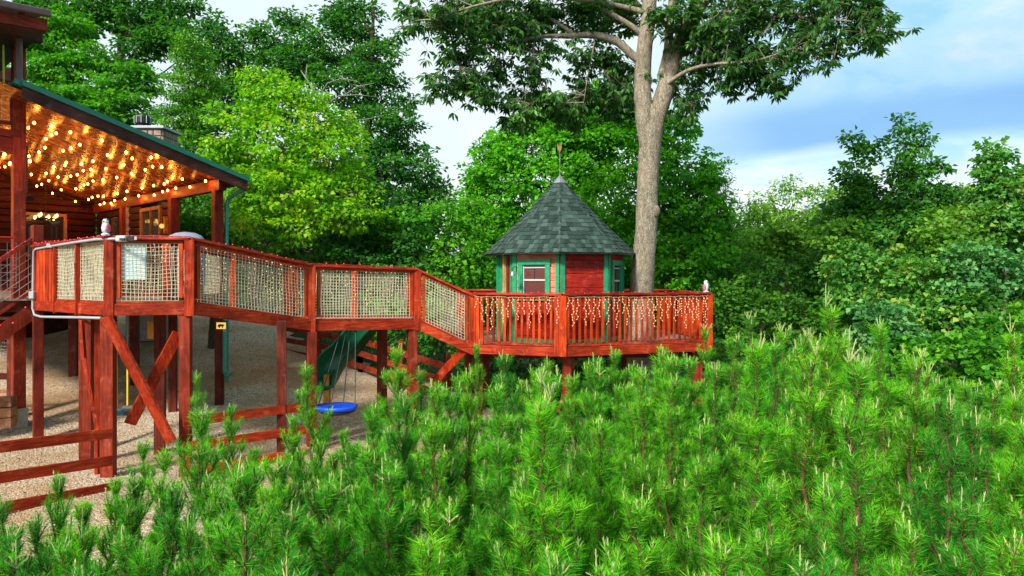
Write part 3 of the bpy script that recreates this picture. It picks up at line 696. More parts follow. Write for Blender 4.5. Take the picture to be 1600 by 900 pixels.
for nm_, lst, lab, nn in (('deck', [(A, B, .55, .97), (B, C, .3, .97), (C2, V(Q.x, Q.y, T1), .0, .3)], 'warm white fairy lights draped behind the deck rope net', 90),
                      ('ramp', [(C, D, .03, .97), (D, E, .03, .97), (E, Fp, .03, .9), (C2, D2p, .0, .97), (D2p, E2, .03, .97)], 'warm white fairy lights draped behind the ramp rope nets', 210)):
    t_ = thing('warm_fairy_lights', lst[0][0], lab, 'fairy lights'); m = MB(); wm = MB()
    for a_, b_, ua, ub in lst:
        d_ = (b_ - a_); nrm = V(-d_.y, d_.x, 0).normalized(); ns = max(3, int(d_.length * (ub - ua) / .17))
        for i in range(ns):
            u = ua + (ub - ua) * (i + random.random() * .7) / ns; top = lerp(a_, b_, u) + nrm * random.uniform(.07, .12); ln = random.choice((.25, .4, .6, .75)); pp = [top - V(0, 0, .07)]
            for j in range(int(ln / .085)):
                p = top + V(random.uniform(-.02, .02), random.uniform(-.02, .02), -.1 - j * .085); pp.append(p); m.sphere(p, .009, 5, 3)
            if len(pp) > 1: wm.tube(pp, .0025, 3)
    wm.build('wire', WIREW, t_, kind='stuff'); m.build('bulbs', ICE, t_, kind='stuff')
# stairs on the far left, with wire panel
st = thing('deck_stairs', (-9.4, 11.6, gz(-9.4, 11.6)), 'brown red staircase with wire mesh railing descending at the left edge', 'stairs')
sA = V(-8.75, 12.62, 0); sB = sA + D1 * .42; sd2 = -D2; SL = .80
for o_, nm in ((sA, 'stringer'), (sB, 'stringer')):
    a_ = o_ + V(0, 0, H - .60); b_ = o_ + sd2 * 3.0 + V(0, 0, H - .60 - 3.0 * SL); MB().vbeam(a_, b_, .05, .34).build(nm, W_CAB, st)
for i in range(11):
    p_ = i * .26 + .15; a_ = sA + sd2 * p_ + V(0, 0, H - .45 - p_ * SL); b_ = sB + sd2 * p_ + V(0, 0, H - .45 - p_ * SL)
    MB().beam(lerp(a_, b_, .03), lerp(a_, b_, .97), .25, .04).build('tread', W_LAT, st)
MB().beam(sA + V(0, 0, H - .6), sA + V(0, 0, H + .92), .17, .17, up=D1).build('newel_post', W_CAB, st, bev=.01)
MB().vbeam(sA + V(0, 0, H + .72), sA + sd2*3 + V(0, 0, H + .72 - 3*SL), .1, .08).build('hand_rail', W_CAB, st)
MB().vbeam(sA + V(0, 0, H - .22), sA + sd2*3 + V(0, 0, H - .22 - 3*SL), .07, .07).build('lower_rail', W_CAB, st)
a_, b_ = sA, sA + sd2 * 3
v_, f_ = wire_grid(a_ + V(0,0,H-.18), b_ + V(0,0,H-.18-3*SL), a_ + V(0,0,H+.68), b_ + V(0,0,H+.68-3*SL), 22, 6, .0045); np_mesh('wire_panel', v_, f_, WIRE, st)
m = MB()
for i in range(16):
    u = i * .19; m.sphere(sA + sd2*u + V(.03, -.03, H + .76 - u*SL), .012, 5, 3); m.sphere(sA + sd2*u + V(.04, -.04, H - .55 - u*SL + .12 * (i % 2)), .012, 5, 3)
rl3 = thing('red_fairy_lights', sA + V(0, 0, H), 'tiny red lights strung on the stair rail and stringer at left', 'fairy lights'); m.build('bulbs', REDB, rl3, kind='stuff')
wire_along([sA + V(.03, -.03, H + .76), sA + sd2*3 + V(.03, -.03, H + .76 - 3*SL)]).build('wire', REDS, rl3)
# porch rail to the left of the stairs and behind
rail(deck, cab(.15, 3.4, T1 + .1), cab(.15, .35, T1 - .02), net=True, seed=101, rim=False)
rail(deck, cab(.1, 5.6, T1 + .14), cab(.1, 3.7, T1 + .14), net=False, seed=102, rim=False)
v_, f_ = wire_grid(cab(.1, 5.6, T1 - .8), cab(.1, 3.7, T1 - .8), cab(.1, 5.6, T1 + .03), cab(.1, 3.7, T1 + .03), 14, 6, .0045); np_mesh('wire_panel', v_, f_, WIRE, deck)
# wire pen and planter box under the stairs
pen = thing('wire_pen', P(5, 620, 13.2), 'wood framed wire pen in the shade under the stairs', 'pen')
v_, f_ = wire_grid(P(-60, 575, 13.2), P(22, 580, 13.4), P(-60, 510, 13.2), P(22, 515, 13.4), 16, 12, .003); np_mesh('wire_panel', v_, f_, WIRE, pen)
MB().beam(P(-60, 588, 13.2), P(24, 588, 13.4), .06, .12).build('rail', W_DRK, pen); MB().beam(P(-60, 610, 13.2), P(24, 612, 13.4), .05, .07).build('rail', W_LAT, pen)
MB().beam(P(20, 500, 13.35), P(20, 665, 13.35), .15, .12, up=(0, 1, 0)).build('post', W_DRK, pen)
pb = thing('planter_box', P(0, 660, 12.6), 'faded orange wooden planter box at the left edge', 'planter')
for k in range(3): MB().box(P(-8, 628 + k*16, 12.5), (.6, .3, .17), .3).build('board', W_LAT, pb, bev=.006)
# covered grill on the deck
g_ = thing('covered_grill', P(289, 385, 13.6), 'grill under a blue grey cover on the porch deck', 'grill')
gp = P(290, 372, 13.0)
MB().lathe((gp.x, gp.y, ZF + .02), [(.30, 0), (.31, .5), (.33, .93), (.32, 1.06), (.26, 1.16), (.16, 1.21), (.04, 1.23)], 20, 1.15, .75).build('cover', COVER, g_, smooth=True)
MB().box((gp.x - .42, gp.y, ZF + 1.14), (.22, .3, .08)).build('side_shelf', W_RED, g_)
for sx_ in (-.3, .3):
    MB().box((gp.x + sx_, gp.y, ZF + .02), (.05, .4, .05)).build('foot', BLACK, g_)

# ------------------------------------------------------------------ owls
def owl(px, py, Y, ang, label):
    c = P(px, py, Y); h = .23 if Y < 12 else .25
    o = thing('owl_figurine', c, label, 'owl figurine', 'owl figurines on the railings')
    R = lambda v: V(v[0]*math.cos(ang) - v[1]*math.sin(ang), v[0]*math.sin(ang) + v[1]*math.cos(ang), v[2])
    MB().lathe(c, [(.055, 0), (.062, .02), (.035, .035)], 12).build('base', OWLW, o)
    MB().lathe(c + V(0, 0, .03), [(.03, 0), (.052, .03), (.060, .08), (.050, .13), (.038, .155)], 14, .9, 1).build('body', OWLW, o, smooth=True)
    m = MB(); m.sphere(c + V(0, 0, .20), .044, 12, 8)
    for s_ in (-1, 1): m.lathe(c + R((s_*.028, -.005, .228)), [(.013, 0), (.004, .022)], 6)
    m.build('head', OWLW, o, smooth=True)
    for s_ in (-1, 1):
        m = MB(); m.sphere((0, 0, 0), 1, 10, 6); m.v = [tuple(c + R((s_*.045 + v[0]*.018, .012 + v[1]*.042, .105 + v[2]*.068))) for v in m.v]; m.build('wing', OWLP, o, smooth=True)
        MB().sphere(c + R((s_*.017, -.038, .208)), .012, 8, 6).build('eye', BLACK, o)
    MB().lathe(c + R((0, -.047, .188)), [(.002, -.012), (.008, .006)], 6).build('beak', YELP, o)
    return o
owl(165, 368, 10.12, -.5, 'white owl figurine with red wings on the deck rail corner at left')
# ------------------------------------------------------------------ treehouse platform
TZ = H - .345
PL = [V(X(739, 13.3), 13.3, TZ), V(X(879, 12.75), 12.75, TZ), V(X(1107, 13.75), 13.75, TZ), V(3.75, 16.9, TZ), V(-1.3, 16.8, TZ), V(-1.05, 14.75, TZ)]
plat = thing('treehouse_platform', (1.2, 14.8, gz(1.2, 14.8)), 'red stained treehouse platform with baluster railing around the oak trunk', 'platform')
ZP = TZ - 1.0
bal_mesh = MB().box((0, 0, 0), (.046, .03, .86)).build('baluster', W_BRT, plat, bev=.003); first = [True]
def bal_rail(a, b, n, skip=()):
    rail(plat, a, b, net=False, cap=.16)
    d = (b - a); nrm = V(d.y, -d.x, 0).normalized(); ang = math.atan2(d.y, d.x)
    for i in range(n):
        if i in skip: continue
        p = lerp(a, b, (i + .8) / (n + .6)) + nrm * .036 - V(0, 0, .49) - Vector(plat['_o'])
        Mx = Matrix.Translation(p) @ Matrix.Rotation(ang + random.uniform(-.01, .01), 4, 'Z') @ Matrix.Rotation(random.uniform(-.006, .006), 4, 'Y')
        if first[0]:
            for v in bal_mesh.data.vertices: v.co += Vector(plat['_o'])
            bal_mesh.matrix_local = Mx; first[0] = False
        else:
            o = part(bal_mesh, plat, 'baluster', Mx); b_ = o.modifiers.new('bevel', 'BEVEL'); b_.width = .003; b_.segments = 1
bal_rail(PL[0], PL[1], 15); bal_rail(PL[1], PL[2], 26); bal_rail(PL[2], PL[3], 24); bal_rail(PL[3], PL[4], 34); bal_rail(PL[4], PL[5], 14)
for i, p_ in enumerate(PL):
    post(plat, p_, TZ - 1.17, TZ - .036, .13 if i else .17, .1, W_BRT, 'rail_post'); leg(plat, p_.x + (.1 if p_.x < 1 else -.15), p_.y + .25, TZ - 1.1, .17, .1, W_CAB)
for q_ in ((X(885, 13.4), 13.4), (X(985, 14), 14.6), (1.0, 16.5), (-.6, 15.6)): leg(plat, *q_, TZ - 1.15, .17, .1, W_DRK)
dG = (PL[1] - PL[0]).normalized(); nG = V(dG.y, -dG.x, 0)
MB().vbeam(lerp(PL[0], PL[1], .92) + nG*.06 - V(0,0,.6), lerp(PL[0], PL[1], .985) + nG*.06 - V(0,0,.6), .03, 1.12).build('corner_board', W_BRT, plat)
for k in range(3): 
    a_ = lerp(PL[0], PL[1], .005 + k*.045); b_ = lerp(PL[0], PL[1], .040 + k*.045)
    MB().vbeam(a_ + nG*.055 - V(0,0,.55), b_ + nG*.055 - V(0,0,.55), .025, .98 - .05*k).build('corner_board', W_BRT, plat)
floor_poly(plat, [tuple(p_) for p_ in PL], ZP, ang=1.5)
m = MB()
for k in range(11): m.vbeam((-.8 + k*.44, 13.6, ZP - .12), (-.8 + k*.44, 16.7, ZP - .12), .045, .16)
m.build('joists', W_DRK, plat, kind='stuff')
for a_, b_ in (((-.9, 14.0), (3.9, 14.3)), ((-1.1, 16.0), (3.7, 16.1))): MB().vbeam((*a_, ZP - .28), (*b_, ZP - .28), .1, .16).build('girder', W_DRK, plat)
MB().beam(P(900, 560, 13.3), P(872, 640, 13.9), .05, .15, up=(0, -1, .3)).build('brace', W_CAB, plat)
owl(1103, 457, 13.75, .9, 'small white owl figurine with pink wings on the right corner of the treehouse rail')
# icicle lights
ic = thing('icicle_lights', PL[1], 'warm white icicle lights hanging in short strands from the treehouse platform rail', 'fairy lights')
for (a_, b_), ns in (((PL[0], PL[1]), 16), ((PL[1], PL[2]), 30)):
    d = b_ - a_; nrm = V(d.y, -d.x, 0).normalized(); pts = []
    for i in range(ns):
        u = (i + .9 + random.uniform(-.2, .2)) / (ns + .8); top = lerp(a_, b_, u) + nrm * .075 - V(0, 0, .06 + random.uniform(0, .02)); pts.append(top)
        ln = (.18, .42, .30, .55, .24, .48, .36)[i % 7] + random.uniform(-.05, .08); q = [top]; bm2 = MB(); z = 0
        sl_ = random.uniform(-.08, .08)
        while z < ln:
            z += .052; p = top + V(sl_ * z + .016*math.sin(z*26 + i*2) , -.005, -z); q.append(p)
            bm2.sphere(p + V(.012 if int(z/.052) % 2 else -.012, -.008, 0), .0066, 5, 3, 1.4)
        so_ = MB().tube(q, .0045, 3).build('strand', WIREW, ic); bm2.build('bulbs', ICE, so_, kind='stuff')
    wire_along([lerp(a_, b_, .02) + nrm*.08 - V(0, 0, .05)] + pts + [lerp(a_, b_, .98) + nrm*.08 - V(0, 0, .05)], .004, .004).build('wire', WIREW, ic)
m = MB()
for k in range(7): 
    for j in range(9): m.sphere(lerp(PL[2], PL[3], .02 + k*.09) + V(-.08, 0, -.12 - j*.055), .0095, 5, 3)
m.build('bulbs', ICE, ic, kind='stuff')
rl4 = thing('red_fairy_lights', PL[1] + V(0, 0, .01), 'string of tiny red lights along the top rail of the treehouse platform', 'fairy lights')
wire_along([PL[0] + up_, PL[1] + up_, PL[2] + up_], .006).build('wire', REDS, rl4); bulbs_along([PL[0] + up_, PL[1] + up_, PL[2] + up_], .17, .007).build('bulbs', REDB, rl4, kind='stuff')

# ------------------------------------------------------------------ playhouse
PC = V(1.02, 14.6, 0); RW = 1.32; RR = 1.62; ZW = H + .47; ZA = H + 2.10; A0 = math.radians(-94)
ph = thing('playhouse', (PC.x, PC.y, ZP), 'octagonal red treehouse cabin with green trim and a pointed green shingle roof', 'playhouse')
cor = lambda k, r, z: PC + V(r*math.cos(A0 + k*math.pi/4), r*math.sin(A0 + k*math.pi/4), z)
# faces: k from corner k to k+1; 0 = main red face right of front corner, 7 = window face left of it, 6 = doorway, 1 = narrow right window
for k in range(8):
    a_, b_ = cor(k, RW, 0), cor(k + 1, RW, 0); d = (b_ - a_).normalized(); n = V(d.y, -d.x, 0); Lf = (b_ - a_).length
    op = {7: (.13, .82, ZW - .92, ZW - .21), 1: (.20, .84, ZW - .95, ZW - .22), 6: (.16, .80, ZP, ZW - .05)}.get(k)
    hb = .27 if k in (0, 2, 4) else .135
    z = ZP + .02; row = 0
    while z < ZW - .01:
        h = min(hb, ZW - z); segs = [(0, Lf)]
        if op and z + h/2 > op[2] and z + h/2 < op[3]: segs = [(0, op[0]), (op[1], Lf)]
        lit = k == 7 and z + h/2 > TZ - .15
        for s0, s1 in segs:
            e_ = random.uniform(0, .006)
            mat = W_PH_LIT if lit else W_PH
            MB().beam(a_ + d*s0 + n*e_ + V(0,0,z + h/2), a_ + d*s1 + n*e_ + V(0,0,z + h/2), .03, h - .008).build('plank', mat, ph, bev=.004)
        z += h; row += 1
    # inner sheathing so no light leaks between planks
    if op:
        for s0, s1, z0, z1 in ((.03, op[0], ZP, ZW), (op[1], Lf - .03, ZP, ZW), (op[0], op[1], ZP, op[2]), (op[0], op[1], op[3], ZW)):
            if z1 - z0 > .02: MB().beam(a_ + d*s0 - n*.03 + V(0,0,(z0+z1)/2), a_ + d*s1 - n*.03 + V(0,0,(z0+z1)/2), .02, z1 - z0).build('sheathing', W_DRK, ph)
    else: MB().beam(a_ + d*.03 - n*.03 + V(0,0,(ZP+ZW)/2), b_ - d*.03 - n*.03 + V(0,0,(ZP+ZW)/2), .02, ZW - ZP).build('sheathing', W_DRK, ph)
    # green corner boards either side of each corner
    MB().beam(a_ + d*.048 + n*.03 + V(0,0,ZP), a_ + d*.048 + n*.03 + V(0,0,ZW), .09, .028, up=n).build('corner_trim', GREEN, ph)
    MB().beam(b_ - d*.04 + n*.03 + V(0,0,ZP), b_ - d*.04 + n*.03 + V(0,0,ZW), .076, .028, up=n).build('corner_trim', GREEN, ph)
    MB().beam(a_ + d*.1 + n*.026 + V(0,0,ZP + .05), b_ - d*.09 + n*.026 + V(0,0,ZP + .05), .024, .09).build('base_trim', GREEN, ph)
    if k in (7, 1):
        s0, s1, z0, z1 = op; fw = .10
        wn = MB()
        wn.beam(a_ + d*(s0+fw/2) + n*.035 + V(0,0,z0), a_ + d*(s0+fw/2) + n*.035 + V(0,0,z1), fw, .05, up=n); wn.beam(a_ + d*(s1-fw/2) + n*.035 + V(0,0,z0), a_ + d*(s1-fw/2) + n*.035 + V(0,0,z1), fw, .05, up=n)
        wn.beam(a_ + d*(s0-.015) + n*.037 + V(0,0,z1), a_ + d*(s1+.015) + n*.037 + V(0,0,z1), .056, fw); wn.beam(a_ + d*(s0-.015) + n*.037 + V(0,0,z0), a_ + d*(s1+.015) + n*.037 + V(0,0,z0), .056, fw)
        wo = wn.build('window', GREEN, ph)
        i0, i1, j0, j1 = s0 + fw, s1 - fw, z0 + fw/2, z1 - fw/2; jm = (j0 + j1)/2 + .0
        q = MB()
        for zc, hh in ((jm, .035), (j1 - .06, .022), (j0 + .012, .024)): q.beam(a_ + d*i0 + n*.016 + V(0,0,zc), a_ + d*i1 + n*.016 + V(0,0,zc), .02, hh)
        q.beam(a_ + d*(i0+.012) + n*.016 + V(0,0,j0), a_ + d*(i0+.012) + n*.016 + V(0,0,j1), .022, .018, up=n); q.build('sash', WHITE, wo)
        q = MB(); q.beam(a_ + d*(i0+i1)/2 + n*.012 + V(0,0,jm), a_ + d*(i0+i1)/2 + n*.012 + V(0,0,j1 - .05), .014, .012, up=n)
        q.build('mullion', IRON, wo)
        MB().beam(a_ + d*i0 + n*.004 + V(0,0,(jm+j1)/2), a_ + d*i1 + n*.004 + V(0,0,(jm+j1)/2), .008, j1 - jm).build('pane', GLASSR, wo)
        MB().beam(a_ + d*i0 - n*.006 + V(0,0,(jm+j0)/2), a_ + d*i1 - n*.006 + V(0,0,(jm+j0)/2), .008, jm - j0).build('pane', GLASSR, wo)
        if k == 7:
            # reflected frame seen in the lower pane is a real inner frame on the far side
            q = MB(); c_ = a_ + d*(i0*.35 + i1*.65) - n*.0 
    if k == 6:   # open doorway with a yellow pine door leaf standing ajar
        s0, s1, z0, z1 = op
        for s_ in (s0, s1): MB().beam(a_ + d*s_ + n*.03 + V(0,0,z0), a_ + d*s_ + n*.03 + V(0,0,z1), .08, .05, up=n).build('door_jamb', GREEN if s_ == s0 else W_CAB, ph)
        MB().beam(a_ + d*.26 + n*.012 + V(0,0,z0), a_ + d*.26 + n*.012 + V(0,0,z1), .19, .03, up=n).build('door_board', GREEN, ph)
        dl = MB().beam(a_ + d*.46 + n*.01 + V(0,0,z0), a_ + d*.46 + n*.01 + V(0,0,z1), .19, .03, up=n).build('door', W_YEL, ph, bev=.004, label='narrow yellow pine door')
        MB().beam(a_ + d*.60 + n*.04 + V(0,0,z0), a_ + d*.60 + n*.04 + V(0,0,z1), .05, .09, up=n).build('door_edge', W_CREAM, dl, bev=.004)
        MB().sphere(a_ + d*.5 + n*.05 + V(0, 0, (z0+z1)/2 + .1), .02, 8, 6).build('knob', METAL, dl)
        MB().beam(a_ + d*.71 + n*.01 + V(0,0,z0), a_ + d*.71 + n*.01 + V(0,0,z1), .15, .03, up=n).build('door_board', W_DRK, ph)
MB().prism([cor(k, RW - .03, ZW) for k in range(8)], V(0, 0, .03)).build('wall_plate', W_DRK, ph)
MB().prism([cor(k, RW - .06, ZP + .005) for k in range(8)], V(0, 0, .02)).build('floor', W_DECK, ph)
# roof: sheathing, then shingles one by one on the camera side, the rest joined
prof = lambda t: (RR * (t*.90 + .10*t**2.2), ZA + (ZW - .03 - ZA) * t)   # t 0 apex .. 1 eave
m = MB(); nt_ = 10
for k in range(8):
    for i in range(nt_):
        q = []
        for t_, kk in ((i/nt_, k), (i/nt_, k+1), ((i+1)/nt_, k+1), ((i+1)/nt_, k)):
            r, z = prof(max(t_, .005)); q.append(cor(kk, r, z))
        m.add(q, [(0, 1, 2, 3)])
m.prism([cor(k, RR - .02, ZW - .045) for k in range(8)], V(0, 0, .012)); rf = m.build('roof', SHIN, ph)
MB().prism([cor(k, RR - .005, ZW - .06) for k in range(8)], V(0, 0, .035)).build('eave_board', BLACK, ph)
rows = 19; back = MB(); cnt = 0
for i in range(1, rows):
    t1_ = (i + 1) / rows + .004; t0_ = i / rows - .012; r1, z1_ = prof(t1_); r0, z0_ = prof(t0_)
    for k in range(8):
        a1, b1, a0, b0 = cor(k, r1, z1_), cor(k+1, r1, z1_), cor(k, r0, z0_), cor(k+1, r0, z0_); nr = ((b1 - a1).cross(a0 - a1)).normalized()
        if nr.z < 0: nr = -nr
        Lr = (b1 - a1).length; pos = -random.uniform(0, .1)
        while pos < Lr - .004:
            wd = random.uniform(.08, .15); s0 = max(0, pos); s1 = min(Lr, pos + wd); pos += wd
            if s1 - s0 < .02: continue
            u0, u1_ = s0/Lr, s1/Lr; g = .0025/Lr
            L0 = (b0 - a0).length; c0_, c1_ = (Lr - L0)/2/Lr, 1 - (Lr - L0)/2/Lr
            v0 = min(1, max(0, (u0 - c0_)/max(1e-6, c1_ - c0_))); v1 = min(1, max(0, (u1_ - c0_)/max(1e-6, c1_ - c0_)))
            lift = random.choice((.010, .016, .020)); dn = random.uniform(-.010, .006)
            dd = (a1 - a0).normalized() * dn
            q = [lerp(a1, b1, u0 + g) + nr*lift + dd, lerp(a1, b1, u1_ - g) + nr*lift + dd, lerp(a0, b0, v1) + nr*.004, lerp(a0, b0, v0) + nr*.004]
            vs = q + [q[0] - nr*(lift - .001), q[1] - nr*(lift - .001)]
            fs = [(0, 1, 2, 3), (4, 5, 1, 0), (4, 0, 3), (1, 5, 2)]
            vis = k in (7, 0, 6, 1)
            if vis and cnt < 300: MB().add(vs, fs).build('shingle', SHIN, rf); cnt += 1
            else: back.add(vs, fs)
bo = back.build('back_shingles', SHIN, rf, kind='stuff')
at_ = bo.data.attributes.new('tint', 'FLOAT', 'FACE'); vals = []
for i in range(len(bo.data.polygons)): vals.append(((i // 4) * .618) % 1)
at_.data.foreach_set('value', vals)
for k in range(8):
    for i in range(1, 17):
        t_ = i / 17 + .01; r, z = prof(t_); r2_, z2_ = prof(min(1, t_ + .075)); p0_, p1_ = cor(k, r, z) + V(0,0,.012), cor(k, r2_, z2_) + V(0,0,.026)
        tn = V(-math.sin(A0 + k*math.pi/4), math.cos(A0 + k*math.pi/4), 0) * .055; dz = V(math.cos(A0 + k*math.pi/4), math.sin(A0 + k*math.pi/4), 0) * -.014 + V(0,0,-.022)
        MB().add([p0_ + tn + dz, p0_, p0_ - tn + dz, p1_ + tn + dz, p1_, p1_ - tn + dz], [(0,1,4,3),(1,2,5,4)]).build('ridge_shingle', SHIN, rf)
m = MB(); r_, z_ = prof(.105)
for k in range(8): m.add([cor(k, r_ + .01, z_ + .03), cor(k+1, r_ + .01, z_ + .03), (PC.x, PC.y, ZA + .05)], [(0, 1, 2)])
m.build('apex_cap', METAL, rf)
vn = thing('weather_vane', (PC.x, PC.y, ZA), 'thin weather vane with a copper figure on the roof peak of the treehouse', 'weather vane')
MB().tube([(PC.x, PC.y, ZA), (PC.x, PC.y, ZA + .72)], .006, 6).build('pole', METAL, vn)
q = PC + V(0, 0, ZA + .60)
MB().prism([q + V(x, -.006, z) for x, z in ((-.05,-.03),(.02,-.05),(.04,.02),(.035,.08),(.015,.10),(.01,.05),(-.02,.04),(-.035,.09),(-.06,.11),(-.055,.04))], V(0, .012, 0)).build('figure', VANE, vn)
m = MB(); m.beam(q + V(-.09, 0, -.10), q + V(.09, 0, -.10), .008, .008); m.beam(q + V(0, -.09, -.10), q + V(0, .09, -.10), .008, .008)
m.build('cross_arms', IRON, vn)
# bell lantern on the corner
bl = thing('hanging_bell', cor(7, RW + .1, H + .15), 'grey bell hanging on a curved bracket at the left treehouse corner', 'bell')
bc = P(801, 431, 13.32)
MB().lathe(bc, [(.055, 0), (.048, .015), (.034, .05), (.03, .075), (.012, .09)], 14).build('bell_body', METAL, bl, smooth=True)
MB().tube([bc + V(0, 0, .09), bc + V(0, 0, .14), bc + V(.03, .03, .18), bc + V(.07, .1, .18), bc + V(.08, .12, .10), bc + V(.05, .12, .07)], .008, 6).build('bracket', IRON, bl)
cm = thing('security_camera', P(941, 402, 13.75), 'tiny black camera under the eave at the right treehouse corner', 'camera')
MB().sphere(P(941, 403, 13.70), .035, 8, 6).build('body', BLACK, cm); MB().beam(P(941, 399, 13.75), P(941, 396, 13.8), .03, .03).build('mount', BLACK, cm)

# ------------------------------------------------------------------ fences
def fence(name_label, pts, zt, rails=3, step=.38, rh=.14, mat=W_DRK, post_every=2.0, ph_=.1, posts=True, name='rail_fence'):
    f = thing(name, (pts[0][0], pts[0][1], gz(pts[0][0], pts[0][1])), name_label, 'fence', 'red board fences round the play yard')
    for j in range(len(pts) - 1):
        a_, b_ = V(*pts[j], zt[j]), V(*pts[j+1], zt[j+1])
        for r_ in range(rails):
            dz = V(0, 0, -.07 - r_*step); MB().vbeam(a_ + dz, b_ + dz, .04, rh).build('fence_rail', mat, f, bev=.004)
        n = max(1, round((b_ - a_).length / post_every))
        for i in range((n + 1) if posts else 0):
            p_ = lerp(a_, b_, i / n) + V(.0, .07, 0); MB().beam((p_.x, p_.y, gz(p_.x, p_.y) - .1), (p_.x, p_.y, p_.z + ph_), .11, .11, up=(1, 0, 0)).build('fence_post', mat, f)
    return f
Yl0, Yl1 = 8.55, 9.55
fence('dark red board fence in front of the deck posts at lower left', [(X(-60, 8.2), 8.2), (X(175, Yl1), Yl1)], [H - (697-HZ)/F*8.2, H - (669-HZ)/F*Yl1], mat=W_RED, posts=False)
fence('dark red board fence between the deck posts and the blue saucer swing', [(X(286, 10.2), 10.2), (X(478, 11.45), 11.45)], [H - (652-HZ)/F*10.2, H - (629-HZ)/F*11.45], mat=W_RED, posts=False)
fence('dark red board fence at the back of the yard behind the green slide', [(X(438, 20.2), 20.2), (X(562, 18.4), 18.4), (X(700, 15.6), 15.6)], [H - (508-HZ)/F*20.2, H - (528-HZ)/F*18.4, H - (569-HZ)/F*15.6], rails=4, step=.34, rh=.15, mat=W_CAB, post_every=1.9, ph_=.22)

# ------------------------------------------------------------------ slide, swings, sign, post
sl_o = thing('wavy_slide', P(505, 600, 12.6), 'dark green wavy plastic slide coming down from under the walkway', 'slide')
path = [P(578, 508, 14.6), P(558, 531, 14.2), P(541, 552, 13.9), P(527, 564, 13.6), P(516, 577, 13.3), P(508, 593, 13.1), P(500, 605, 12.8)]
# resample smooth
def catmull(pts, n):
    o = []; pts = [Vector(p) for p in pts]; q = [pts[0]*2 - pts[1]] + pts + [pts[-1]*2 - pts[-2]]
    for i in range(1, len(q) - 2):
        for j in range(n):
            t = j / n; o.append(.5*((2*q[i]) + (q[i+1]-q[i-1])*t + (2*q[i-1]-5*q[i]+4*q[i+1]-q[i+2])*t*t + (-q[i-1]+3*q[i]-3*q[i+1]+q[i+2])*t**3))
    o.append(q[-2]); return o
cp = catmull(path, 5); side_v = V(.86, .5, 0)
secs = []
prof2 = [(a_*.78, b_) for a_, b_ in [(-.36, .20), (-.34, .23), (-.30, .20), (-.26, .02), (-.14, -.02), (.14, -.02), (.26, .02), (.30, .20), (.34, .23), (.36, .20), (.33, -.03), (.15, -.07), (-.15, -.07), (-.33, -.03)]]
for p in cp: secs.append([p + side_v*a_ + V(0, 0, b_) for a_, b_ in prof2])
m = MB(); n_ = len(prof2)
vs = [v for s_ in secs for v in s_]; fs = [(i*n_+k, i*n_+(k+1)%n_, (i+1)*n_+(k+1)%n_, (i+1)*n_+k) for i in range(len(secs)-1) for k in range(n_)] + [tuple(range(n_)), tuple((len(secs)-1)*n_+k for k in range(n_))]
m.add(vs, fs); m.build('chute', SLIDE, sl_o, smooth=True)
lp_ = P(510, 600, 13.0); MB().beam((lp_.x, lp_.y, gz(lp_.x, lp_.y)), (lp_.x + .02, lp_.y, P(0, 585, 13.0).z), .16, .1).build('support_leg', W_YEL, sl_o)
sp = P(570, 512, 14.7); MB().beam(sp + side_v*-.3, sp + side_v*.3, .1, .1).build('crossbar', W_DRK, sl_o)
ss = thing('saucer_swing', P(526, 636, 11.9), 'bright blue round saucer swing hanging on black ropes', 'swing')
sc_ = P(526, 636, 11.9)
MB().lathe(sc_ - V(0, 0, .05), [(.28, -.02), (.355, .02), (.37, .05), (.355, .085), (.30, .075)], 24, 1, .8).build('seat', BLUE, ss, smooth=True)
MB().lathe(sc_ - V(0, 0, .12), [(.05, -.02), (.22, .0), (.33, .06)], 24, 1, .8).build('underside', BLACK, ss, smooth=True)
hang = P(546, 505, 12.6)
for dx, dy in ((-.32, 0), (.32, 0), (-.05, -.27), (.05, .27)): 
    v_, f_ = sticks([tuple(sc_ + V(dx, dy, .02))], [tuple(hang + V(dx*.35, dy*.2, 0))], .009, .009, 5); np_mesh('rope', v_, f_, BLACK, ss)
v_, f_ = sticks([tuple(hang + V(-.2, 0, 0))], [tuple(hang + V(.2, 0, .02))], .02, .02, 6); np_mesh('spreader_bar', v_, f_, IRON, ss)
seat = P(191, 638, 12.0); s_ = thing('belt_swing', seat, 'teal and black belt swing on yellow sleeved chains beside the thick deck post', 'swing'); top = H - .62
for e_ in (-1, 1):
    a_ = seat + V(0, .17 * e_, .02); b_ = V(a_.x, a_.y, top); m_ = lerp(a_, b_, .54 if e_ < 0 else .50)
    v, f = sticks([tuple(a_)], [tuple(m_)], .017, .017, 6); np_mesh('chain_sleeve', v, f, YELP, s_)
    p0, p1 = [], []; L_ = (b_ - m_).length; n = int(L_ / .035)
    for i in range(n):
        x_ = V(.011 if i % 2 else -.011, .006 if i % 2 else -.006, 0); p0 += [tuple(lerp(m_, b_, i/n) + x_)]; p1 += [tuple(lerp(m_, b_, (i+1.2)/n) - x_)]
    v, f = sticks(p0, p1, .009, .009, 4); np_mesh('chain', v, f, CHAINM, s_)
for nm_, mt_, lo_, hi_ in (('seat', BLUE_D, 0, 5), ('seat_back', BLACK, 5, 10)):
    m = MB(); pr = [((i/10*2 - 1)*.18, -.13*(1 - (i/10*2 - 1)**2)) for i in range(11)]
    for i in range(lo_, hi_):
        y0, z0 = pr[i]; y1, z1 = pr[i+1]
        m.prism([seat + V(-.09, y0, z0), seat + V(.09, y0, z0), seat + V(.09, y1, z1), seat + V(-.09, y1, z1)], V(0, 0, .016))
    m.build(nm_, mt_, s_)
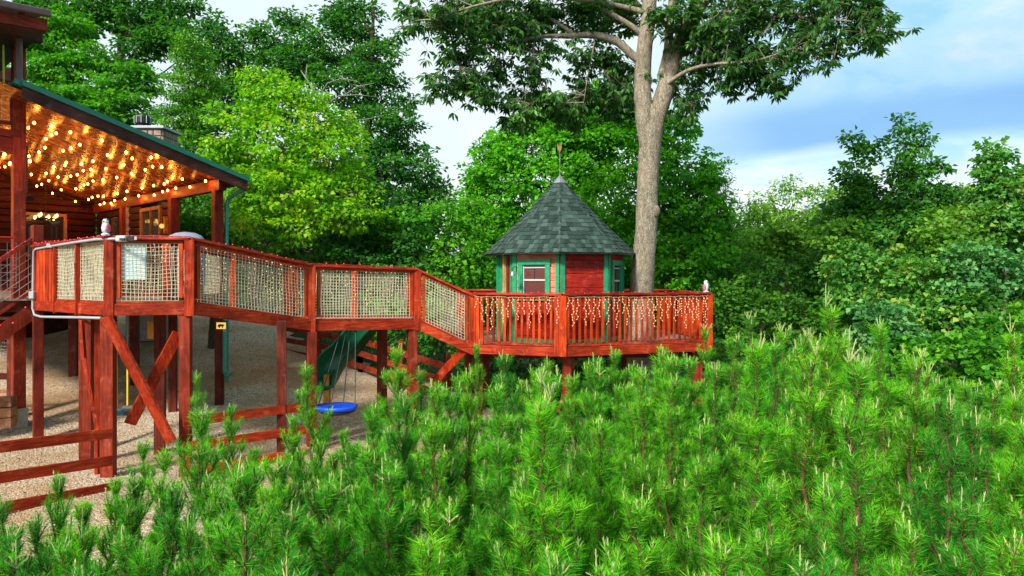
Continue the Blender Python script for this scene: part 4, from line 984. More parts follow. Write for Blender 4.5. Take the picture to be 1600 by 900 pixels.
# bear sign and green pipe on the back post
bs = thing('bear_sign', P(345, 508, 14.3), 'small lit yellow sign with a black bear on the dark post', 'sign')
MB().box(P(345.5, 508, 14.42), (.19, .03, .16)).build('panel', SIGN_Y, bs, bev=.004); MB().box(P(345.5, 502.5, 14.4), (.21, .07, .03)).build('hood', IRON, bs)
q = P(345.5, 509, 14.395); bear = [(-.07,-.02),(-.065,.015),(-.05,.03),(-.01,.035),(.02,.028),(.045,.032),(.055,.018),(.07,.01),(.068,-.002),(.045,-.004),(.042,-.045),(.022,-.045),(.02,-.015),(-.02,-.015),(-.025,-.045),(-.045,-.045),(-.05,-.02),(-.06,-.03)]
MB().prism([q + V(x, 0, z) for x, z in bear], V(0, -.004, 0)).build('bear', BLACK, bs)
gp_ = thing('drain_pipe', P(351, 585, 14.5), 'green downpipe with a curved foot beside the dark post', 'pipe')
MB().tube([P(351, 495, 14.5), P(351, 575, 14.5), P(352, 583, 14.4), P(357, 586, 14.2), P(359, 583, 14.1)], .045, 8).build('pipe', GUTTER, gp_, smooth=True)
for k, (a_, b_) in enumerate((((196, 505), (262, 530)),)): pass
tb = thing('beam_bracket', P(236, 515, 13.6), 'yellow brown block of wood fixed under the deck beam', 'bracket')
MB().box(P(237, 515, 13.6), (.12, .1, .35)).build('block', W_YEL, tb)

# ------------------------------------------------------------------ foliage
def quads_from(base, d, s, n, Ln, asp, fold=.18):
    """folded diamond leaves: base point, direction, side, normal"""
    mid = base + d * (Ln * .46)[:, None]; wv = s * (Ln * asp * .5)[:, None]; up = n * (Ln * asp * fold)[:, None]
    tip = base + d * Ln[:, None] - n * (Ln * .12)[:, None]
    vs = np.stack([base, mid + wv + up, tip, mid - wv + up], 1).reshape(-1, 3)
    return vs, (np.arange(len(base)) * 4)[:, None] + np.array([[0, 1, 2, 3]])
def leaf_cloud(cen, outd, r, n_leaf, Ln, asp, r_, flat=.45, droop=.25, jit=.55, rosette=False, tvar=.25):
    k = len(cen); n = k * n_leaf; ci = np.repeat(np.arange(k), n_leaf); rr = np.repeat(np.broadcast_to(r, k), n_leaf)[:, None]
    u = norm(r_.normal(size=(n, 3)))
    if rosette:
        th = np.tile(np.arange(n_leaf) / n_leaf * 2 * np.pi, k) + np.repeat(r_.random(k) * 6, n_leaf) + r_.normal(0, .2, n)
        d = np.stack([np.cos(th), np.sin(th), r_.normal(-droop, .35, n)], 1) + .5 * outd[ci]; d = norm(d); pos = cen[ci] + d * rr * .2
    else:
        pos = cen[ci] + u * np.array([[1, 1, flat]]) * rr * (r_.random((n, 1)) ** .45)
        d = norm(u * [[1, 1, .4]] + .4 * outd[ci] + r_.normal(0, .5, (n, 3)) + [[0, 0, -droop]])
    nrm = norm(np.array([[0, 0, 1.]]) + .45 * outd[ci] + r_.normal(0, jit, (n, 3)))
    s = norm(np.cross(d, nrm)); nrm = np.cross(s, d); nrm *= np.sign(nrm[:, 2:3] + 1e-6)
    ll = Ln * r_.uniform(.65, 1.2, n); vs, fs = quads_from(pos, d, s, nrm, ll, asp)
    t = np.clip(.5 + np.repeat(r_.normal(0, tvar * .7, k), n_leaf) + r_.normal(0, tvar * .6, n), 0, 1)
    return vs, fs, t
def cat(parts):
    vs, fs, o = [], [], 0
    for v, f in parts: vs.append(v); fs.append(f + o); o += len(v)
    return np.concatenate(vs), np.concatenate(fs)
def crown_points(lobes, dens, r_, shell=.55):
    """lobes: (centre, radii). cluster centres biased to the lobe surface"""
    cs, os_, li = [], [], []
    for i, (c, rad) in enumerate(lobes):
        rad = np.array(rad, float); area = 4 * np.pi * (rad[0]*rad[1] + rad[0]*rad[2] + rad[1]*rad[2]) / 3; n = max(4, int(area * dens))
        u = norm(r_.normal(size=(n, 3))); f = shell + (1 - shell) * r_.random((n, 1)) ** .7
        f = f * (1 + .16 * np.sin(u[:, :1]*5 + i) * np.sin(u[:, 2:]*6 + i*2))
        cs.append(np.array(c) + u * rad * f); os_.append(u); li.append(np.full(n, i))
    return np.concatenate(cs), np.concatenate(os_), np.concatenate(li)
def bez(p0, p1, p2, n):
    t = np.linspace(0, 1, n + 1)[:, None]; return (1-t)**2*p0 + 2*t*(1-t)*p1 + t*t*p2
def tree(name, label, cat_, base, lobes_px, leaf, mat, dens=3.0, cl_r=.38, n_leaf=34, asp=.6, trunk_r=.18, top_px=None, barkm=None, seed=1,
         group=None, flat=.45, droop=.25, depth=.8, shell=.55, rosette=False, twig=True, tvar=.25, extra=None, bend=0, jit=.55, trunk_frac=.85):
    r_ = np.random.default_rng(seed); bx, by = base; bz = gz(bx, by)
    lobes = [(np.array(P(px, py, Y)), (rx/F*Y, rx/F*Y*depth, rz/F*Y)) for px, py, Y, rx, rz in lobes_px]
    if extra: lobes += [(np.array(c, float), r) for c, r in extra]
    t = thing(name, (bx, by, bz), label, cat_, group)
    cs, od, li = crown_points(lobes, dens, r_, shell)
    v, f, tn = leaf_cloud(cs, od, cl_r * r_.uniform(.7, 1.3, len(cs)), n_leaf, leaf, asp, r_, flat, droop, jit, rosette, tvar)
    np_mesh('crown', v, f, mat, t, tint=tn)
    # trunk and limbs
    zmax = max(l[0][2] for l in lobes); cxm = np.mean([l[0][0] for l in lobes]); cym = np.mean([l[0][1] for l in lobes])
    top = np.array([cxm * .7 + bx * .3, cym * .7 + by * .3, bz + (zmax - bz) * trunk_frac]); b0 = np.array([bx, by, bz - .2])
    tp = bez(b0, np.array([bx + bend, by, (bz + top[2]) / 2]), top, 12); tr = trunk_r * (1 - np.linspace(0, 1, 13) * .82); tr[0] *= 1.35
    mb = MB(); mb.tube([Vector(p) for p in tp], list(tr), 10)
    P0, P1, R0, R1 = [], [], [], []
    for i, (c, rad) in enumerate(lobes):
        zt = min(c[2] - rad[2]*.4, top[2]); j = int(np.argmin(np.abs(tp[:, 2] - max(bz + 1.0, zt - .6 * np.linalg.norm(c[:2] - top[:2]))))); j = max(2, min(j, 12))
        st_ = tp[j]; mid = (st_ + c) / 2 + np.array([0, 0, -.12 * np.linalg.norm(c - st_)]); q = bez(st_, mid, c, 6); rr0 = min(tr[j] * .7, .03 + .035 * max(rad))
        for k in range(6): P0.append(q[k]); P1.append(q[k+1]); R0.append(rr0 * (1 - k/6*.7)); R1.append(rr0 * (1 - (k+1)/6*.7))
        idx_ = np.where(li == i)[0]; r_.shuffle(idx_)
        if twig:
            for k in idx_[:14]:
                e = cs[k]; m_ = (c + e) / 2 + r_.normal(0, .1, 3); w_ = rr0 * .28
                P0 += [c, m_]; P1 += [m_, e]; R0 += [w_, w_ * .6]; R1 += [w_ * .6, w_ * .2]
    vv, ff = sticks(P0, P1, np.array(R0), np.array(R1), 5); mb.add(vv.tolist(), ff.tolist())
    mb.build('trunk', barkm or BARK_D, t, smooth=True); return t
BARK_O = bark('oak_bark', (.17, .13, .095), (.54, .46, .37)); BARK_D = bark('dark_bark', (.05, .04, .03), (.16, .13, .10), 1.5); BARK_G = bark('dead_wood', (.22, .19, .17), (.45, .42, .40), 2)
BARK_P = bark('pine_bark', (.09, .048, .022), (.21, .13, .065), 3, .4)
LF_OAK = leafmat('leaf_oak', (.022, .085, .024), (.052, .17, .042), (.12, .30, .06), .40, .42, .30)
LF_DARK = leafmat('leaf_dark', (.018, .105, .016), (.045, .20, .026), (.11, .34, .035), .42)
LF_MID = leafmat('leaf_mid', (.030, .16, .012), (.080, .33, .018), (.20, .52, .03), .44)
LF_BRT = leafmat('leaf_bright', (.045, .22, .010), (.10, .40, .014), (.22, .60, .03), .45)
LF_YEL = leafmat('leaf_yellowgreen', (.07, .27, .008), (.19, .50, .012), (.36, .68, .02), .45, tip=(.52, .64, .04))
LF_HEM = leafmat('leaf_hemlock', (.026, .14, .012), (.075, .28, .018), (.18, .44, .035), .32)
LF_THK = leafmat('leaf_thicket', (.018, .095, .010), (.070, .24, .018), (.19, .44, .035), .4)
LF_KUD = leafmat('leaf_vine', (.020, .11, .014), (.072, .27, .034), (.18, .44, .08), .38, .45, .25, tip=(.34, .44, .08))
LF_OLV = leafmat('leaf_olive', (.05, .18, .018), (.14, .34, .03), (.28, .50, .06), .38)
LF_PAL = leafmat('leaf_pale', (.022, .12, .025), (.075, .27, .060), (.22, .48, .15), .32, .45, .25)

# --- the big oak through the platform
def big_oak():
    r_ = np.random.default_rng(11); x0, y0 = 2.76, 14.5; zb = gz(x0, y0)
    t = thing('oak_tree', (x0, y0, zb), 'tall oak with grey bark growing up through the right side of the treehouse platform', 'tree')
    mb = MB(); W = F / 14.5
    def pt(px, py, Y=14.5): return P(px, py, Y)
    tr = [V(x0, y0, zb - .2), pt(1002, 560), pt(1002, 455), pt(1006, 400), pt(1010, 350), pt(1012, 300), pt(1014, 250), pt(1019, 200), pt(1022, 165)]
    rr = [.40, .31, .255, .232, .228, .22, .228, .225, .15]
    n = 22
    def rough_tube(pts, rad, sub=6, n=22, amp=.05):
        cp_ = catmull(pts, sub); rad_ = np.interp(np.linspace(0, len(pts)-1, len(cp_)), np.arange(len(pts)), rad)
        m_ = MB(); m_.tube(cp_, list(rad_), n)
        out_ = []
        for i, v in enumerate(m_.v):
            ring = min(i // n, len(cp_)-1); c = cp_[ring]; d = Vector(v) - c; a = (i % n) / n * math.tau
            k = 1 + amp * (math.sin(a*3 + ring*.25) * .5 + math.sin(a*7 + ring*.6) * .35 + math.sin(ring*1.1 + a*2) * .35)
            out_.append(tuple(c + d * k))
        m_.v = out_; mb.add(m_.v, m_.f)
    rough_tube(tr, rr)
    # knot swelling
    m_ = MB().sphere(pt(1024, 330, 14.35), .10, 10, 8, 1.4); mb.add(m_.v, m_.f)
    rough_tube([pt(1011, 235), pt(1007, 185), pt(1004, 140), pt(1005, 95), pt(1010, 50), pt(1015, 0, 14.6), pt(1020, -140, 14.9), pt(1035, -300, 15)], [.15, .19, .18, .17, .16, .15, .10, .05], 5, 16)
    rough_tube([pt(1018, 245), pt(1024, 195), pt(1038, 145), pt(1050, 100), pt(1064, 62), pt(1080, 30), pt(1105, -5, 14.2), pt(1160, -90, 14), pt(1230, -180, 13.5)], [.15, .19, .19, .18, .16, .14, .12, .09, .05], 5, 14)
    rough_tube([pt(1036, 120), pt(1044, 80), pt(1046, 40), pt(1050, 0, 14.8), pt(1060, -90, 15.2)], [.13, .10, .09, .08, .05], 5, 12)
    limbs = [([pt(1010, 100), pt(990, 88), pt(965, 66), pt(930, 55), pt(890, 56), pt(840, 58, 14.2), pt(780, 70, 13.8), pt(735, 82, 13.5)], [.14, .12, .11, .10, .08, .05, .03, .015]),
             ([pt(1012, 60), pt(985, 40), pt(955, 22), pt(915, 0, 15), pt(840, -60, 15.2)], [.10, .08, .07, .05, .03]),
             ([pt(1012, 20), pt(960, 8), pt(900, -2, 13.8), pt(820, -5, 13.2), pt(740, 10, 12.8), pt(680, 30, 12.6)], [.09, .07, .06, .045, .03, .012]),
             ([pt(1030, 140), pt(1075, 110, 14), pt(1120, 100, 13.6), pt(1180, 95, 13.2), pt(1240, 75, 13)], [.07, .05, .04, .03, .012]),
             ([pt(1080, 30), pt(1140, 20, 14), pt(1210, 25, 13.6), pt(1290, 30, 13.3), pt(1350, 35, 13.1)], [.08, .06, .05, .03, .012]),
             ([pt(1100, 0, 14.3), pt(1200, -40, 14.6), pt(1300, -50, 14.8), pt(1400, -30, 14.8)], [.08, .06, .04, .015]),
             ([pt(930, 57), pt(925, 85, 14.3), pt(918, 120, 14.2), pt(912, 160, 14)], [.02, .016, .012, .006]),
             ([pt(835, 57, 14.2), pt(833, 85, 14), pt(826, 110, 13.9), pt(820, 160, 13.8)], [.018, .014, .011, .006]),
             ([pt(900, 56), pt(860, 30, 14.6), pt(815, 20, 14.8), pt(770, 25, 15), pt(730, 45, 15.1)], [.06, .045, .03, .02, .01]),
             ([pt(1000, 90, 14.7), pt(985, 130, 14.9), pt(965, 150, 15)], [.04, .03, .01]),
             ([pt(1012, 40, 14.8), pt(1000, 10, 16), pt(960, -20, 17.5), pt(900, -20, 18.5)], [.09, .07, .05, .02]),
             ([pt(1025, 30, 14.6), pt(1080, -10, 16), pt(1150, -20, 17.5)], [.08, .06, .03])]
    ends = []
    for pts, rad in limbs: rough_tube(pts, [q*.78 for q in rad], 4, 8, .03); ends += [np.array(p) for p in catmull(pts, 4)]
    ends = np.array(ends)
    # crown masses traced from the photograph: (px, py, Y, rx, ry, number of twig ends)
    masses = [(690, 30, 13.0, 45, 34, 120), (740, 10, 13.6, 60, 30, 130), (720, 95, 13.4, 34, 42, 85), (765, 60, 13.8, 45, 38, 110), (790, 10, 14.2, 70, 34, 150), (830, 40, 14.5, 55, 26, 110),
              (700, 130, 13.2, 18, 16, 30), (745, 125, 13.5, 36, 20, 60), (800, 115, 14, 30, 22, 45), (790, 160, 13.8, 26, 16, 30), (840, 120, 14.2, 32, 24, 60), (850, 155, 14.3, 48, 16, 75), (805, 185, 14.2, 34, 13, 40), (860, 85, 14.5, 40, 12, 34),
              (870, 20, 14.8, 60, 34, 150), (930, 20, 15, 55, 34, 140), (985, 25, 15.2, 35, 44, 110), (900, 95, 14.6, 34, 22, 60), (945, 105, 14.9, 38, 26, 95), (985, 125, 15, 24, 26, 70), (930, 150, 14.9, 50, 18, 95), (975, 165, 15.1, 30, 20, 70), (905, 180, 14.8, 24, 10, 26), (875, 165, 14.4, 40, 15, 50),
              (1050, 20, 13.9, 36, 32, 90), (1085, 45, 14.2, 34, 38, 105), (1100, 85, 14.3, 36, 34, 105), (1075, 115, 14.4, 26, 28, 60), (1090, 150, 14.4, 24, 14, 36), (1140, 20, 14, 55, 34, 140), (1150, 60, 13.8, 48, 32, 115), (1160, 100, 13.7, 50, 26, 115), (1190, 120, 13.5, 38, 20, 75), (1155, 128, 13.6, 26, 11, 26),
              (1205, 15, 13.8, 50, 32, 120), (1215, 65, 13.5, 42, 22, 75), (1245, 95, 13.3, 32, 18, 45), (1262, 20, 13.6, 48, 22, 90), (1320, 15, 13.5, 48, 26, 95), (1360, 20, 13.4, 34, 34, 85), (1365, 58, 13.2, 32, 20, 62), (1310, 60, 13.2, 34, 16, 42), (1270, 60, 13.2, 22, 18, 26), (1290, 92, 13.1, 9, 7, 7), (1255, 108, 13.2, 14, 8, 10),
              (676, 115, 12.8, 6, 6, 5), (655, 12, 12.8, 22, 12, 26), (1070, 165, 14.4, 16, 10, 16), (750, 150, 13.4, 18, 10, 14), (640, 42, 12.7, 10, 8, 8)]
    cs = []
    for px, py, Y, rx, ry, k in masses:
        c = np.array(P(px, py, Y)); R = np.array([rx/F*Y, max(.6, rx/F*Y*1.1), ry/F*Y]); k = int(k * .86); u = norm(r_.normal(size=(k, 3))); nsub = max(2, k // 9); su = norm(r_.normal(size=(nsub, 3))); sc__ = c + su * R * r_.random((nsub, 1)) ** .4
        cs.append(sc__[r_.integers(0, nsub, k)] + r_.normal(0, .15, (k, 3)) * [1, 1, .8])
    # the crown above the frame
    for px, py, Y, rx, ry, k in [(800, -90, 14, 130, 60, 240), (950, -150, 15, 150, 80, 280), (1100, -140, 14.5, 150, 80, 280), (1260, -80, 14, 130, 50, 220), (1020, -280, 15, 180, 80, 260), (900, -70, 18, 140, 50, 130), (1150, -70, 18, 140, 50, 130)]:
        c = np.array(P(px, py, Y)); R = np.array([rx/F*Y, rx/F*Y, ry/F*Y]); u = norm(r_.normal(size=(k, 3))); cs.append(c + u * R * r_.random((k, 1)) ** .4)
    cs = np.concatenate(cs); od = norm(cs - np.array([x0, 14.6, H + 4.5]))
    # every leaf rosette joined by twigs to a limb
    P0, P1, R0, R1 = [], [], [], []
    hub = cs[::9] + r_.normal(0, .05, cs[::9].shape); hub[:, 2] += .12
    for h in hub:
        e = ends[np.argmin(((ends - h)**2).sum(1))]; m_ = (e*.5 + h*.5) + np.array([0, 0, .06*np.linalg.norm(e-h)]) + r_.normal(0, .07, 3)
        if np.linalg.norm(e - h) > 1.5: continue
        P0 += [e, m_]; P1 += [m_, h]; R0 += [.013, .009]; R1 += [.009, .005]
    for c in cs:
        h = hub[np.argmin(((hub - c)**2).sum(1))]
        if np.linalg.norm(c - h) < .8: P0.append(h); P1.append(c); R0.append(.005); R1.append(.003)
    vv, ff = sticks(P0, P1, np.array(R0), np.array(R1), 3); mb.add(vv.tolist(), ff.tolist())
    mb.build('trunk', BARK_O, t, smooth=True)
    v, f, tn = leaf_cloud(cs, od, np.full(len(cs), .14), 10, .165, .36, r_, .6, .7, .5, True, .3)
    np_mesh('crown', v, f, LF_OAK, t, tint=tn)
big_oak()

# --- trees behind, traced lobe by lobe (px, py, Y, rx, rz)
tree('maple_tree', 'yellow green maple glowing bright between the porch roof and the dark trees', 'tree', (X(480, 22.5), 22.5),
     [(420, 150, 18.6, 42, 34), (455, 165, 18.4, 48, 40), (390, 130, 18.7, 14, 22), (500, 195, 18.4, 48, 34), (400, 200, 18.2, 46, 38), (365, 240, 18, 44, 30), (440, 230, 17.8, 60, 46), (515, 250, 17.9, 50, 42), (540, 205, 18.5, 24, 20),
      (380, 290, 17.6, 48, 36), (450, 300, 17.4, 60, 44), (520, 310, 17.5, 52, 44), (560, 290, 18, 26, 30), (400, 345, 17.4, 44, 26), (470, 355, 17.3, 55, 28), (345, 225, 18, 24, 14), (350, 175, 18.3, 22, 16), (395, 112, 18.8, 8, 14), (425, 118, 18.8, 14, 18), (330, 262, 17.8, 14, 8), (560, 215, 18.4, 16, 8), (485, 150, 18.6, 20, 18), (575, 330, 17.8, 18, 26), (540, 340, 17.5, 40, 30)],
     .125, LF_YEL, dens=5.6, cl_r=.36, n_leaf=34, asp=.8, trunk_r=.12, seed=3, barkm=BARK_G, shell=.30, flat=.35, tvar=.32)
tree('maple_tree', 'bright green maple filling the sky behind the playhouse roof', 'tree', (X(880, 21), 21),
     [(890, 195, 21, 70, 40), (960, 185, 21, 62, 40), (870, 175, 21.4, 50, 24), (955, 160, 21.4, 40, 22), (920, 215, 20.6, 60, 40), (800, 215, 21.2, 40, 30), (755, 275, 21, 26, 34), (735, 350, 20.6, 24, 36), (930, 150, 21.6, 30, 18), (845, 185, 21.4, 30, 18), (1000, 190, 21.2, 34, 34), (890, 330, 19.6, 60, 50), (740, 320, 20.8, 26, 40), (830, 235, 20.8, 68, 46), (780, 290, 20.6, 56, 50), (860, 290, 20.2, 70, 50), (940, 250, 20.4, 70, 50), (990, 300, 20.2, 56, 56), (765, 360, 20.4, 46, 40), (840, 370, 20, 70, 42), (960, 370, 20, 60, 40), (760, 240, 21, 26, 26)],
     .135, LF_BRT, dens=5.2, cl_r=.38, n_leaf=36, asp=.85, trunk_r=.2, seed=4, shell=.5)
tree('maple_tree', 'leafy green maple just right of the oak trunk', 'tree', (X(1080, 19.5), 19.5),
     [(1040, 215, 19.8, 44, 34), (1065, 270, 19.5, 48, 44), (1040, 330, 19.2, 50, 46), (1090, 330, 19.4, 46, 46), (1070, 400, 19, 60, 44), (1110, 400, 19.4, 34, 40), (1040, 440, 18.8, 46, 34), (1100, 280, 19.8, 26, 30), (1065, 200, 20, 26, 22), (1115, 340, 19.6, 26, 40)],
     .14, LF_BRT, dens=5.6, cl_r=.36, n_leaf=36, asp=.85, trunk_r=.14, seed=5, shell=.45)
tree('oak_tree', 'tall dark green oak rising right of the yellow green maple', 'tree', (X(570, 24), 24),
     [(520, 60, 24.5, 50, 44), (560, 30, 24.5, 40, 30), (480, 95, 24.5, 50, 36), (585, 100, 24, 40, 34), (540, 130, 24, 56, 40), (605, 150, 24, 34, 32), (580, 200, 23.6, 54, 46), (625, 210, 24, 34, 36), (600, 270, 23.2, 56, 46), (650, 270, 23.8, 38, 36), (625, 330, 23, 60, 46), (675, 330, 23.5, 34, 34), (690, 300, 24, 24, 18), (540, 8, 24.8, 24, 16), (620, 60, 24.2, 14, 12), (580, 75, 24.5, 30, 26), (640, 165, 24.4, 14, 14), (520, -60, 25, 60, 50)],
     .17, LF_DARK, dens=4.6, cl_r=.40, n_leaf=34, asp=.6, trunk_r=.26, seed=6, shell=.5)
tree('oak_tree', 'dark oak with drooping leaf sprays between the hemlock and the tall oak', 'tree', (X(400, 25), 25),
     [(350, 60, 25.5, 40, 34), (390, 90, 25.4, 44, 34), (430, 60, 25.5, 40, 28), (345, 110, 25.3, 38, 34), (370, 160, 25, 50, 40), (440, 110, 25, 44, 40), (330, 200, 24.8, 40, 40), (330, 40, 25.6, 16, 14), (450, 30, 25.6, 30, 14)],
     .17, LF_DARK, dens=4.6, cl_r=.40, n_leaf=34, asp=.6, trunk_r=.22, seed=7, shell=.5)
tree('hemlock_tree', 'fine needled green hemlock with pointed tip beyond the chimney', 'tree', (X(290, 22), 22),
     [(292, 62, 22, 11, 22), (290, 100, 22, 22, 28), (285, 145, 21.8, 34, 34), (280, 190, 21.6, 46, 36), (290, 240, 21.4, 52, 40), (300, 290, 21.2, 58, 44), (300, 350, 21, 66, 50), (318, 80, 22.4, 10, 24), (322, 130, 22.3, 22, 34)],
     .12, LF_HEM, dens=9, cl_r=.36, n_leaf=56, asp=.42, trunk_r=.14, seed=8, flat=.25, droop=.5, shell=.35)
tree('oak_tree', 'very tall oak at upper left with a bare double trunk against the sky', 'tree', (X(185, 27), 27),
     [(90, 25, 27.5, 60, 26), (150, 20, 27.2, 50, 24), (215, 25, 27, 56, 30), (260, 50, 26.6, 52, 26), (295, 80, 26.4, 30, 20), (230, 70, 26.8, 40, 20), (60, 12, 27.8, 46, 18), (110, 50, 27, 36, 22), (205, 100, 26.6, 30, 16), (300, 10, 26.8, 18, 10), (270, 10, 27, 30, 16), (150, -60, 27, 110, 50), (240, -70, 27, 80, 50)],
     .19, LF_DARK, dens=4.4, cl_r=.42, n_leaf=36, asp=.6, trunk_r=.36, seed=9, shell=.4, trunk_frac=1.0, barkm=BARK_D)
tree('beech_tree', 'bright green layered tree directly beyond the green porch roof at left', 'tree', (X(110, 24), 24),
     [(70, 70, 24, 46, 22), (110, 40, 24.4, 46, 22), (60, 110, 23.6, 40, 22), (110, 110, 23.6, 46, 24), (150, 90, 23.8, 34, 22), (90, 150, 23.2, 50, 22), (150, 150, 23.2, 46, 26), (190, 120, 23.6, 34, 30), (200, 170, 23, 44, 30), (150, 180, 22.8, 44, 20), (230, 130, 23.8, 26, 26), (60, 70, 23.9, 30, 30)],
     .16, LF_MID, dens=6, cl_r=.38, n_leaf=38, asp=.65, trunk_r=.2, seed=10, flat=.25, shell=.4)
tree('understory_tree', 'shaded dark green understory tree behind the porch post', 'tree', (X(330, 19), 19),
     [(310, 330, 19, 50, 40), (370, 350, 18.8, 56, 30), (420, 380, 18.4, 50, 24), (350, 390, 18.6, 60, 24), (290, 380, 19, 40, 30), (480, 385, 18.2, 50, 22)],
     .14, LF_HEM, dens=4.4, cl_r=.36, n_leaf=34, asp=.7, trunk_r=.1, seed=12, flat=.3)
tree('understory_tree', 'dark green young tree above the middle of the walkway', 'tree', (X(560, 19), 19),
     [(540, 360, 19, 46, 40), (590, 370, 18.8, 48, 44), (640, 385, 18.6, 46, 40), (600, 330, 19.2, 40, 30), (560, 400, 18.4, 60, 26), (680, 390, 18.8, 36, 36), (640, 420, 18.2, 60, 24)],
     .14, LF_DARK, dens=4.6, cl_r=.36, n_leaf=36, asp=.75, trunk_r=.1, seed=13, flat=.35)
tree('sapling_tree', 'bluish green sapling left of the playhouse roof', 'tree', (X(700, 17.8), 17.8),
     [(690, 350, 18, 40, 36), (720, 390, 17.8, 40, 36), (740, 340, 18.2, 26, 34), (700, 430, 17.6, 50, 30), (750, 420, 17.8, 34, 34), (610, 345, 18.4, 26, 20), (700, 470, 17.8, 60, 36), (620, 470, 18.4, 60, 34)],
     .13, LF_MID, dens=4.8, cl_r=.34, n_leaf=34, asp=.8, trunk_r=.07, seed=14)
# dead snag
sn = thing('dead_tree', (X(545, 21), 21, gz(X(545, 21), 21)), 'bare pale dead branches sticking out above the yellow green maple', 'tree'); mb = MB()
mb.tube([V(X(560, 21), 21, gz(-4.7, 21)), P(545, 260, 20), P(522, 195, 19.6), P(508, 165, 19.4), P(490, 140, 19.3), P(470, 110, 19.2)], [.12, .10, .07, .055, .03, .012], 8)
for pts in ([(508, 165), (530, 150), (560, 148), (590, 152)], [(500, 150), (512, 130), (535, 122), (560, 128), (575, 145)], [(515, 180), (540, 190), (575, 186), (600, 180)], [(490, 140), (478, 120), (480, 100)], [(522, 195), (545, 200), (560, 215), (575, 225)], [(540, 148), (560, 135), (585, 130)], [(498, 150), (480, 150), (462, 158)], [(530, 215), (535, 200), (548, 192)]):
    mb.tube([P(a, b, 19.4 - .1*i) for i, (a, b) in enumerate(pts)], [.028, .02, .013, .007][:len(pts)] + [.005]*(len(pts)-4), 5)
mb.build('trunk', BARK_G, sn, smooth=True)
# right side: vine-hung trees and thicket
tree('vine_covered_tree', 'tall shrubby tree with a leaning double tip and drooping leaves at right of centre', 'tree', (X(1350, 17), 17),
     [(1350, 235, 17.2, 16, 24), (1340, 275, 17.1, 26, 26), (1360, 310, 17, 40, 34), (1325, 340, 16.9, 44, 36), (1330, 215, 17.3, 9, 9)],
     .13, LF_DARK, dens=13, cl_r=.26, n_leaf=26, asp=.7, trunk_r=.1, seed=21, shell=.3)
tree('vine_covered_tree', 'tallest leafy tree with a feathery pointed top against the blue cloud gap', 'tree', (X(1415, 16.5), 16.5),
     [(1407, 195, 16.8, 10, 18), (1412, 230, 16.7, 18, 24), (1385, 225, 16.7, 9, 16), (1445, 220, 16.8, 9, 22), (1430, 200, 16.8, 8, 12), (1415, 270, 16.6, 34, 26), (1455, 260, 16.6, 20, 10), (1420, 310, 16.4, 52, 34), (1465, 305, 16.5, 30, 22), (1480, 262, 16.5, 10, 5), (1400, 350, 16.2, 60, 34)],
     .13, LF_DARK, dens=13, cl_r=.24, n_leaf=26, asp=.6, trunk_r=.1, seed=22, shell=.3)
tree('vine_covered_tree', 'column shaped vine smothered tree near the right edge', 'tree', (X(1565, 15.5), 15.5),
     [(1555, 240, 15.8, 26, 18), (1548, 275, 15.7, 26, 30), (1565, 310, 15.6, 36, 36), (1600, 275, 15.8, 22, 20), (1600, 340, 15.5, 50, 44), (1550, 350, 15.4, 40, 36), (1660, 300, 15.8, 60, 50)],
     .13, LF_KUD, dens=8.5, cl_r=.26, n_leaf=32, asp=.9, trunk_r=.1, seed=23, shell=.4)
tree('locust_tree', 'thin airy pale tree standing far off in the gap right of centre', 'tree', (X(1225, 30), 30),
     [(1225, 290, 30, 26, 16), (1205, 310, 30, 34, 14), (1250, 305, 30, 30, 16), (1280, 300, 29, 20, 18), (1225, 340, 30, 40, 18), (1270, 335, 29, 30, 24), (1195, 345, 30, 26, 18)],
     .19, LF_OLV, dens=2.4, cl_r=.4, n_leaf=22, asp=.45, trunk_r=.12, seed=24, shell=.3)
tree('pale_tree', 'sunlit pale green tree in the background between the two leafy tall trees', 'tree', (X(1480, 24), 24),
     [(1490, 310, 24, 40, 22), (1520, 320, 24, 34, 24), (1500, 355, 23.6, 60, 34), (1445, 340, 24, 40, 30)],
     .17, LF_OLV, dens=4.2, cl_r=.4, n_leaf=32, asp=.7, trunk_r=.14, seed=25)
tree('thicket_tree', 'olive green rounded tree behind the thicket right of the playhouse', 'tree', (X(1230, 23), 23),
     [(1200, 385, 23, 50, 34), (1250, 375, 22.6, 50, 36), (1160, 400, 22.6, 40, 40), (1290, 360, 22, 36, 34), (1300, 320, 23, 30, 26), (1170, 340, 24, 26, 24)],
     .17, LF_OLV, dens=4.4, cl_r=.4, n_leaf=34, asp=.7, trunk_r=.16, seed=26)
tree('hemlock_tree', 'dark green conifer behind the right end of the treehouse rail', 'tree', (X(1140, 20), 20),
     [(1118, 265, 20.4, 20, 30), (1130, 310, 20.2, 30, 36), (1140, 370, 20, 38, 44), (1150, 440, 19.8, 44, 50), (1170, 500, 19.4, 50, 40)],
     .10, LF_HEM, dens=7, cl_r=.34, n_leaf=44, asp=.35, trunk_r=.12, seed=27, flat=.3)
